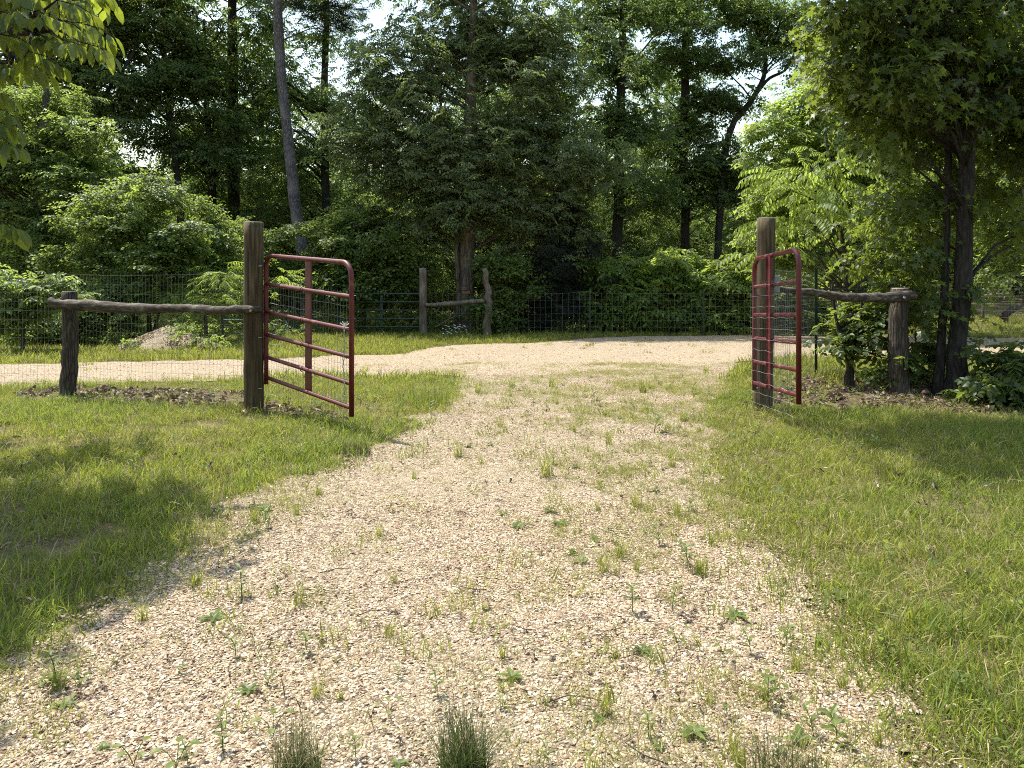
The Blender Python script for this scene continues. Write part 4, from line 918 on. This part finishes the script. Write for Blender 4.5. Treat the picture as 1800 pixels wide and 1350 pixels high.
T('walnut_sapling', 'bright sapling with drooping feather leaves behind right post', 'small tree', 1480, 10.6,
  [([(1495, 650), (1490, 560), (1485, 460), (1470, 340), (1450, 240)], [.035, .03, .028, .022, .012])],
  [(1430, 320, 60, 26, 10.3, .5), (1420, 390, 55, 30, 10.2, .5), (1480, 360, 50, 40, 10.5, .5), (1380, 330, 30, 20, 10.2, .4), (1460, 280, 50, 25, 10.5, .5), (1520, 410, 50, 40, 10.6, .5), (1400, 440, 40, 20, 10.3, .4), (1540, 470, 40, 30, 10.5, .4)],
  330, S['walnut'], 41, clump=.14, branches=50, droop=.1, scale=.85, per=8)
T('sunlit_tree', 'sunlit lime green tree between sky gap and dark right tree', 'tree', 1470, 19.6,
  [([(1470, 570), (1456, 450), (1446, 320), (1436, 210)], [.07, .06, .05, .03])],
  [(1400, 215, 60, 32, 19.5), (1455, 185, 50, 28, 19.5), (1380, 275, 55, 38, 19.2), (1470, 260, 70, 48, 19.5), (1345, 240, 28, 16, 19.2), (1440, 330, 80, 48, 19.5), (1370, 360, 50, 38, 19.2), (1350, 425, 40, 28, 19.2), (1560, 300, 90, 80, 20), (1440, 450, 60, 40, 19.5), (1540, 430, 60, 50, 20), (1480, 140, 40, 24, 20), (1640, 430, 60, 60, 20.5), (1740, 380, 50, 50, 21)],
  2400, S['lime'], 42, clump=.26, flat=.6, branches=70, scale=.95)
T('forked_sapling', 'small dark forked sapling between right gate and log post', 'small tree', 1493, 8.75,
  [([(1493, 668), (1494, 640), (1482, 600), (1470, 560), (1462, 500)], [.045, .04, .025, .018, .01]), ([(1494, 640, 0, 1), (1502, 610), (1512, 570), (1515, 500)], [.025, .02, .015, .008])],
  [(1470, 600, 28, 22, 8.6, .2), (1530, 590, 40, 25, 8.8, .3), (1500, 560, 40, 20, 8.9, .3), (1560, 620, 34, 22, 8.6, .3), (1540, 540, 40, 24, 8.9, .3), (1600, 570, 34, 40, 9.0, .25)],
  300, S['gumshrub'], 43, bark='bark_dark', clump=.1, branches=30, scale=.55)
T('leafy_shrub', 'low broad-leaved shrub in shade at the right frame edge', 'shrub', 1765, 7.7,
  [([(1765, 715), (1765, 690), (1760, 650)], [.015, .012, .008])], [(1750, 660, 45, 30, 7.7, .3), (1800, 640, 50, 40, 7.8, .35), (1730, 690, 30, 20, 7.6, .25), (1800, 690, 45, 30, 7.5, .3)], 300, S['gumshrub'], 44, clump=.09, branches=24, scale=.6)
T('leafy_shrub', 'dark undergrowth shrub behind the right log post', 'shrub', 1610, 9.3,
  [([(1612, 670), (1612, 640), (1610, 600)], [.015, .012, .008])], [(1610, 640, 50, 30, 9.2, .3), (1560, 660, 40, 18, 9.1, .3), (1640, 600, 30, 50, 9.3, .3), (1600, 520, 50, 50, 9.6, .4)], 300, S['gumshrub'], 45, clump=.12, branches=24, scale=.6)
T('bank_tree', 'light green tree on the grassy bank beyond the right trunks', 'tree', 1860, 17,
  [([(1860, 560), (1850, 440), (1840, 300)], [.09, .08, .05])], [(1790, 420, 60, 50, 17), (1760, 350, 40, 60, 17.5), (1820, 300, 80, 80, 17), (1790, 480, 45, 25, 16.6), (1750, 240, 60, 60, 18), (1770, 100, 90, 90, 18)], 1300, S['mid'], 46, clump=.25, branches=50)
# logs on the bank
for a, b_, r_, lb, mt in (((1722, 523), (1778, 518), .07, 'pale fallen rail lying on the grassy bank', 'pale_wood'), ((1762, 556), (1792, 538), .11, 'grey weathered log lying on the grassy bank', 'log')):
    p0 = pt(*a, 22.5); p1 = pt(*b_, 22.8); o = empty('fallen_log', p0, lb, 'log'); mb = MB()
    mb.tube([Vector((0, 0, 0)), (p1 - p0) * .5 + Vector((0, 0, .03)), p1 - p0], [r_, r_ * .95, r_ * .8], 10, True, .1, rr0); mb.build('wood', M[mt], o, True)
    # a stub that props it on the ground
    g_ = float(zg(p0.x, p0.y)) - p0.z; mb = MB(); mb.tube([(.1, 0, g_ - .05), (.12, 0, 0)], r_ * .6, 6); mb.build('stub', M[mt], o)
# near star leaves that can be picked out, each a part of the sweetgum
def leaf_object_meshes(shape, L, W, mat, n_=4, fold=.18, curl=.25):
    out = []
    for i in range(n_):
        mb = MB(); leaf(mb, Vector((0, 0, 0)), Vector((1, 0, 0)), Vector((0, 0, 1)), L, W, i * .22, shape, fold, curl)
        mb.tube([(-L * .35, 0, L * .06), (0, 0, 0)], .0015, 3, False, rnd=.3); out.append(mb.mesh('leaf', mat))
    return out
gl_meshes = leaf_object_meshes('star', .15, .15, M['leaf_gum'])
rg = np.random.default_rng(77)
gblobs = [blob(1600, 60, 110, 70, 7.6, .4), blob(1500, 30, 60, 60, 7.5, .3), blob(1540, 150, 70, 50, 7.4, .3), blob(1650, 180, 80, 50, 7.6, .3), blob(1740, 90, 60, 80, 7.7, .3), blob(1560, 260, 60, 40, 7.8, .3)]
for i in range(240):
    c, r_ = gblobs[i % 6]; v = rnd_unit(rg) * rg.random() ** .4; p = c + Vector((v.x * r_.x, v.y * r_.y, v.z * r_.z))
    o = bpy.data.objects.new('leaf', gl_meshes[i % 4]); COL.objects.link(o); o.parent = gum; o.location = p - gum.location
    o.rotation_euler = (rg.normal() * .5, .7 + rg.normal() * .4, rg.uniform(0, 6.28)); o.scale = (rg.uniform(.7, 1.15),) * 3
mb = MB(); 
for c, r_ in gblobs:
    e = c - gum.location; a = Vector((.0, .0, e.z + .1)); a = Vector((.1, 0, max(1, e.z - .6)))
    for k in range(5):
        tgt = e + Vector((rg.uniform(-1, 1) * r_.x, rg.uniform(-.3, .3), rg.uniform(-.7, .7) * r_.z))
        mb.tube([a, a.lerp(tgt, .5) + Vector((0, 0, .12)), tgt], [.018, .011, .004], 4, False)
mb.build('branch', M['bark_dark'], gum)

# ------------------------------------------------------------------ hickory reaching in at upper left
hb = Vector((-4.3, 4.6, 0)); hick = empty('hickory_tree', hb, 'overhanging hickory branches with backlit leaves in the upper left corner', 'tree')
tips = [(-40, 20, 4.4), (40, -10, 4.3), (90, 30, 4.2), (140, 40, 4.1), (50, 60, 4.3), (110, 70, 4.1), (10, 90, 4.4), (-20, 60, 4.5), (70, -30, 4.5), (30, 30, 4.6), (130, 0, 4.5), (150, -30, 4.5), (60, 20, 4.0), (0, 20, 4.0), (100, 0, 4.1), (145, 75, 4.05), (0, 60, 4.0), (50, 90, 4.0), (90, 60, 4.4), (-20, 190, 4.3), (-35, 380, 4.4), (-10, 110, 4.2), (30, 110, 4.3), (-30, 150, 4.4), (-5, 215, 4.3), (-20, 240, 4.2), (-20, 385, 4.3)]
mb = MB(); 
mb.tube(smooth_path([(0, 0, -.1), (.05, 0, 1.5), (0, .1, 3), (.1, 0, 5.2)], [.16, .13, .11, .06], 20)[0], smooth_path([(0, 0, 0)] * 4, [.16, .13, .11, .06], 20)[1], 12, True, .06, rr0)
rh = np.random.default_rng(3); hl = leaf_object_meshes('oval', .115, .05, M['leaf_hickory'], 5, .16, .22); cnt = 0
sub = [pt(-60, 60, 4.6), pt(20, 110, 4.4), pt(-60, 230, 4.5), pt(60, 60, 4.4), pt(-50, 400, 4.4)]
for s_ in sub: mb.tube([Vector((.05, .0, max(.9, (s_ - hb).z - .5))), (s_ - hb) * .6 + Vector((0, 0, (s_ - hb).z * .42)), s_ - hb], [.035, .024, .014], 6, False)
for (px, py, d) in tips:
    tip = pt(px, py, d) - hb; s_ = min(sub, key=lambda q_: (q_ - hb - tip).length) - hb
    mb.tube([s_, s_.lerp(tip, .5) + Vector((0, 0, .05)), tip], [.012, .008, .004], 5, False)
    for f_ in range(3):
        yaw = rh.uniform(-1.0, .9) if f_ else rh.uniform(-2.5, 2.5); ln = rh.uniform(.14, .2); dr = Vector((math.cos(yaw), math.sin(yaw), -.35)).normalized()
        mid = tip + dr * ln * .6 + Vector((0, 0, .02)); end = tip + dr * ln; mb.tube([tip, mid, end], [.003, .0025, .0015], 3, False)
        sd_ = Vector((-dr.y, dr.x, 0)).normalized()
        for (t_, s2) in ((.45, -1), (.45, 1), (.78, -1), (.78, 1), (1, 0)):
            o_ = tip.lerp(end, t_); pd = (dr * (.5 if s2 else 1) + sd_ * s2 * .7 + Vector((0, 0, -.85 - .4 * rh.random()))).normalized()
            up = (Vector((0, 0, 1)) + Vector((rh.normal(), rh.normal(), 0)) * .4); y_ = up.cross(pd).normalized(); z_ = pd.cross(y_)
            mt = Matrix((pd, y_, z_)).transposed().to_4x4(); mt.translation = o_
            o = bpy.data.objects.new('leaf', hl[cnt % 5]); COL.objects.link(o); o.parent = hick; o.matrix_local = mt @ Matrix.Scale(rh.uniform(.7, 1.1) * (1.1 if s2 == 0 else 1), 4); cnt += 1
mb.build('trunk', M['bark_dark'], hick, True)
S['hick'] = sset('frond_hickory', 4, lambda r: pinnate(r, 3, .15, .062, .25, M['leaf_hickory'], arch=.4, hang=1.0))
hbl = [(Vector((-4.0, 4.5, 3.65)), Vector((.6, .3, .35))), (Vector((-4.9, 6.3, 3.9)), Vector((.6, .5, .4))), (Vector((-3.45, 3.1, 3.3)), Vector((.3, .2, .25))), (Vector((-3.8, 4.9, 3.75)), Vector((1.1, .9, .45))), (Vector((-4.4, 4.3, 3.9)), Vector((1.2, 1.2, .9))), (Vector((-4.9, 5.2, 3.0)), Vector((.7, .7, .7))), (Vector((-4.3, 3.7, 3.4)), Vector((.5, .4, .4)))]
P, Q, _ = crown_points([(c - hb, r_) for c, r_ in hbl], 800, rh, .16, 9)
keep = np.ones(len(P), bool)
rot = np.stack([rh.normal(size=len(P)) * .4, .2 + rh.normal(size=len(P)) * .3, rh.uniform(0, 6.28, len(P))], 1)
scatter('crown', P, rot, rh.uniform(.8, 1.2, len(P)), rh.integers(0, 4, len(P)), S['hick'], hick)

# ------------------------------------------------------------------ forest behind
def proto(seed, name, label, src, h=13, spread=2.6, low=2.5, r=.17, bark='bark_dark', n=800, group='forest trees behind the far fence', clump=.45, scale=1.05, nsrc=5):
    rr = random.Random(seed); root = empty(name, (0, 0, 0), label, 'tree', group)
    lean = rr.uniform(-.5, .5)
    P = [(0, 0, -.1), (lean * .2, 0, h * .25), (lean * .5, .1, h * .5), (lean, .1, h * .75), (lean * 1.1, 0, h)]
    bl = []
    for i in range(9):
        z = low + (h - low) * (i + .5) / 9; w_ = spread * (.55 + .6 * math.sin(PI * (i + 1) / 10.5)); a = rr.uniform(0, 6.28)
        bl.append((Vector((math.cos(a) * w_ * .45, math.sin(a) * w_ * .45, z)), Vector((w_ * .75, w_ * .75, (h - low) / 9 * .75))))
    tree_meshes(root, (0, 0, 0), [(P, [r, r * .92, r * .8, r * .6, r * .3])], bl, n, src, seed, bark=bark, clump=clump, scale=scale, nsrc=nsrc, branches=70, per=14)
    return root
def copy_tree(o, loc, rz, s, label=None):
    c = o.copy(); COL.objects.link(c); c.location = loc; c.rotation_euler = (0, 0, rz); c.scale = (s,) * 3
    if label: c['label'] = label
    for ch in o.children:
        d = ch.copy(); COL.objects.link(d); d.parent = c
    return c
fl_ = 'slim dark forest tree standing in the woods behind the far fence'
protos = [proto(201, 'forest_tree', fl_, S['forest'], 12), proto(202, 'forest_tree', fl_, S['forest'], 12, 2.7, 4.5), proto(203, 'forest_tree', fl_, S['mid'], 11, 2.3, 3, r=.13)]
fb_ = 'leafy understorey tree in the woods behind the far fence'
protos2 = [proto(204, 'understorey_tree', fb_, S['mid'], 5.5, 2.0, .4, r=.07, n=800, group='understorey trees behind the far fence', clump=.35, scale=1.1), proto(205, 'understorey_tree', fb_, S['forest'], 6.5, 2.2, .3, r=.08, n=900, group='understorey trees behind the far fence', clump=.4, scale=1.1)]
rf = random.Random(8); used = set()
def gapdir(t): return (-.56 < t < -.43) or (.255 < t < .385)
spots = []
for row, (y0, step) in enumerate(((29, 4.2), (36, 3.8))):
    x = -.78 * y0 - 2
    while x < .78 * y0 + 3:
        xx = x + rf.uniform(-.9, .9); yy = y0 + rf.uniform(-2, 2); x += step
        tall = not gapdir(xx / yy)
        if yy < 30 and abs(xx / yy) < .3 and row == 0: continue
        spots.append((xx, yy, tall))
for i, (x, y, tall) in enumerate(spots):
    if not tall: continue
    p = protos[i % 3]; k = i % 3
    loc = (x, y, float(zg(x, y)) - .05); rz = rf.uniform(0, 6.28); s_ = rf.uniform(.85, 1.15)
    if k not in used: used.add(k); p.location = loc; p.rotation_euler = (0, 0, rz); p.scale = (s_,) * 3
    else: copy_tree(p, loc, rz, s_)
used2 = set(); j = 0
for y0, step in ((27.5, 3.6), (32, 3.6), (37, 4.2)):
    x = -.75 * y0
    while x < .75 * y0 + 2:
        xx = x + rf.uniform(-.8, .8); yy = y0 + rf.uniform(-1.2, 1.2); x += step
        k = j % 2; j += 1; p = protos2[k]; loc = (xx, yy, float(zg(xx, yy)) - .05); rz = rf.uniform(0, 6.28); s_ = rf.uniform(.6, 1.05) * (.62 if y0 < 28 else 1)
        if k not in used2: used2.add(k); p.location = loc; p.rotation_euler = (0, 0, rz); p.scale = (s_,) * 3
        else: copy_tree(p, loc, rz, s_)
# the deep wood that reads as one mass
n_ = 15000; x = RNG.uniform(-50, 50, n_); y = RNG.uniform(43, 56, n_); top = 7.4 + 1.6 * wob(x, y, .35, 1) + .7 * wob(x, y, 1.1, 3)
z = top * RNG.random(n_) ** .8
P = np.stack([x, y, z], 1); rot = np.stack([RNG.normal(size=n_) * .5, RNG.normal(size=n_) * .5, RNG.uniform(0, 6.28, n_)], 1)
tag(scatter('distant_woods', P, rot, RNG.uniform(1.6, 3.0, n_), RNG.integers(0, 5, n_), S['forest']), 'deep green mass of distant woods behind the forest trees', 'woods')
# undergrowth along the far fence
def ug(x, y): return in_view(x, y, 1) * (y > 21.2 + .5 * wob(x, y, .7, 3)) * (surf(x, y) == 0) * (x < 10.5)
x, y = gpoints(3600, -20, 20, 20.8, 26, ug); n_ = len(x)
P = np.stack([x, y, zg(x, y) + RNG.random(n_) ** 1.5 * .5], 1); rot = np.stack([RNG.normal(size=n_) * .4, -.3 + RNG.normal(size=n_) * .4, RNG.uniform(0, 6.28, n_)], 1)
tag(scatter('undergrowth', P, rot, RNG.uniform(.5, .95, n_), RNG.integers(0, 5, n_), S['mid']), 'low green undergrowth along the foot of the far fence', 'undergrowth')
x, y = gpoints(500, -13, -5.5, 14.6, 20, lambda x, y: in_view(x, y, 1) * (y > 15.5)); n_ = len(x)
P = np.stack([x, y, zg(x, y) + RNG.random(n_) * .35], 1); rot = np.stack([RNG.normal(size=n_) * .4, -.3 + RNG.normal(size=n_) * .4, RNG.uniform(0, 6.28, n_)], 1)
tag(scatter('undergrowth', P, rot, RNG.uniform(.5, .9, n_), RNG.integers(0, 5, n_), S['mid']), 'leafy undergrowth round the gravel heap and left bushes', 'undergrowth')
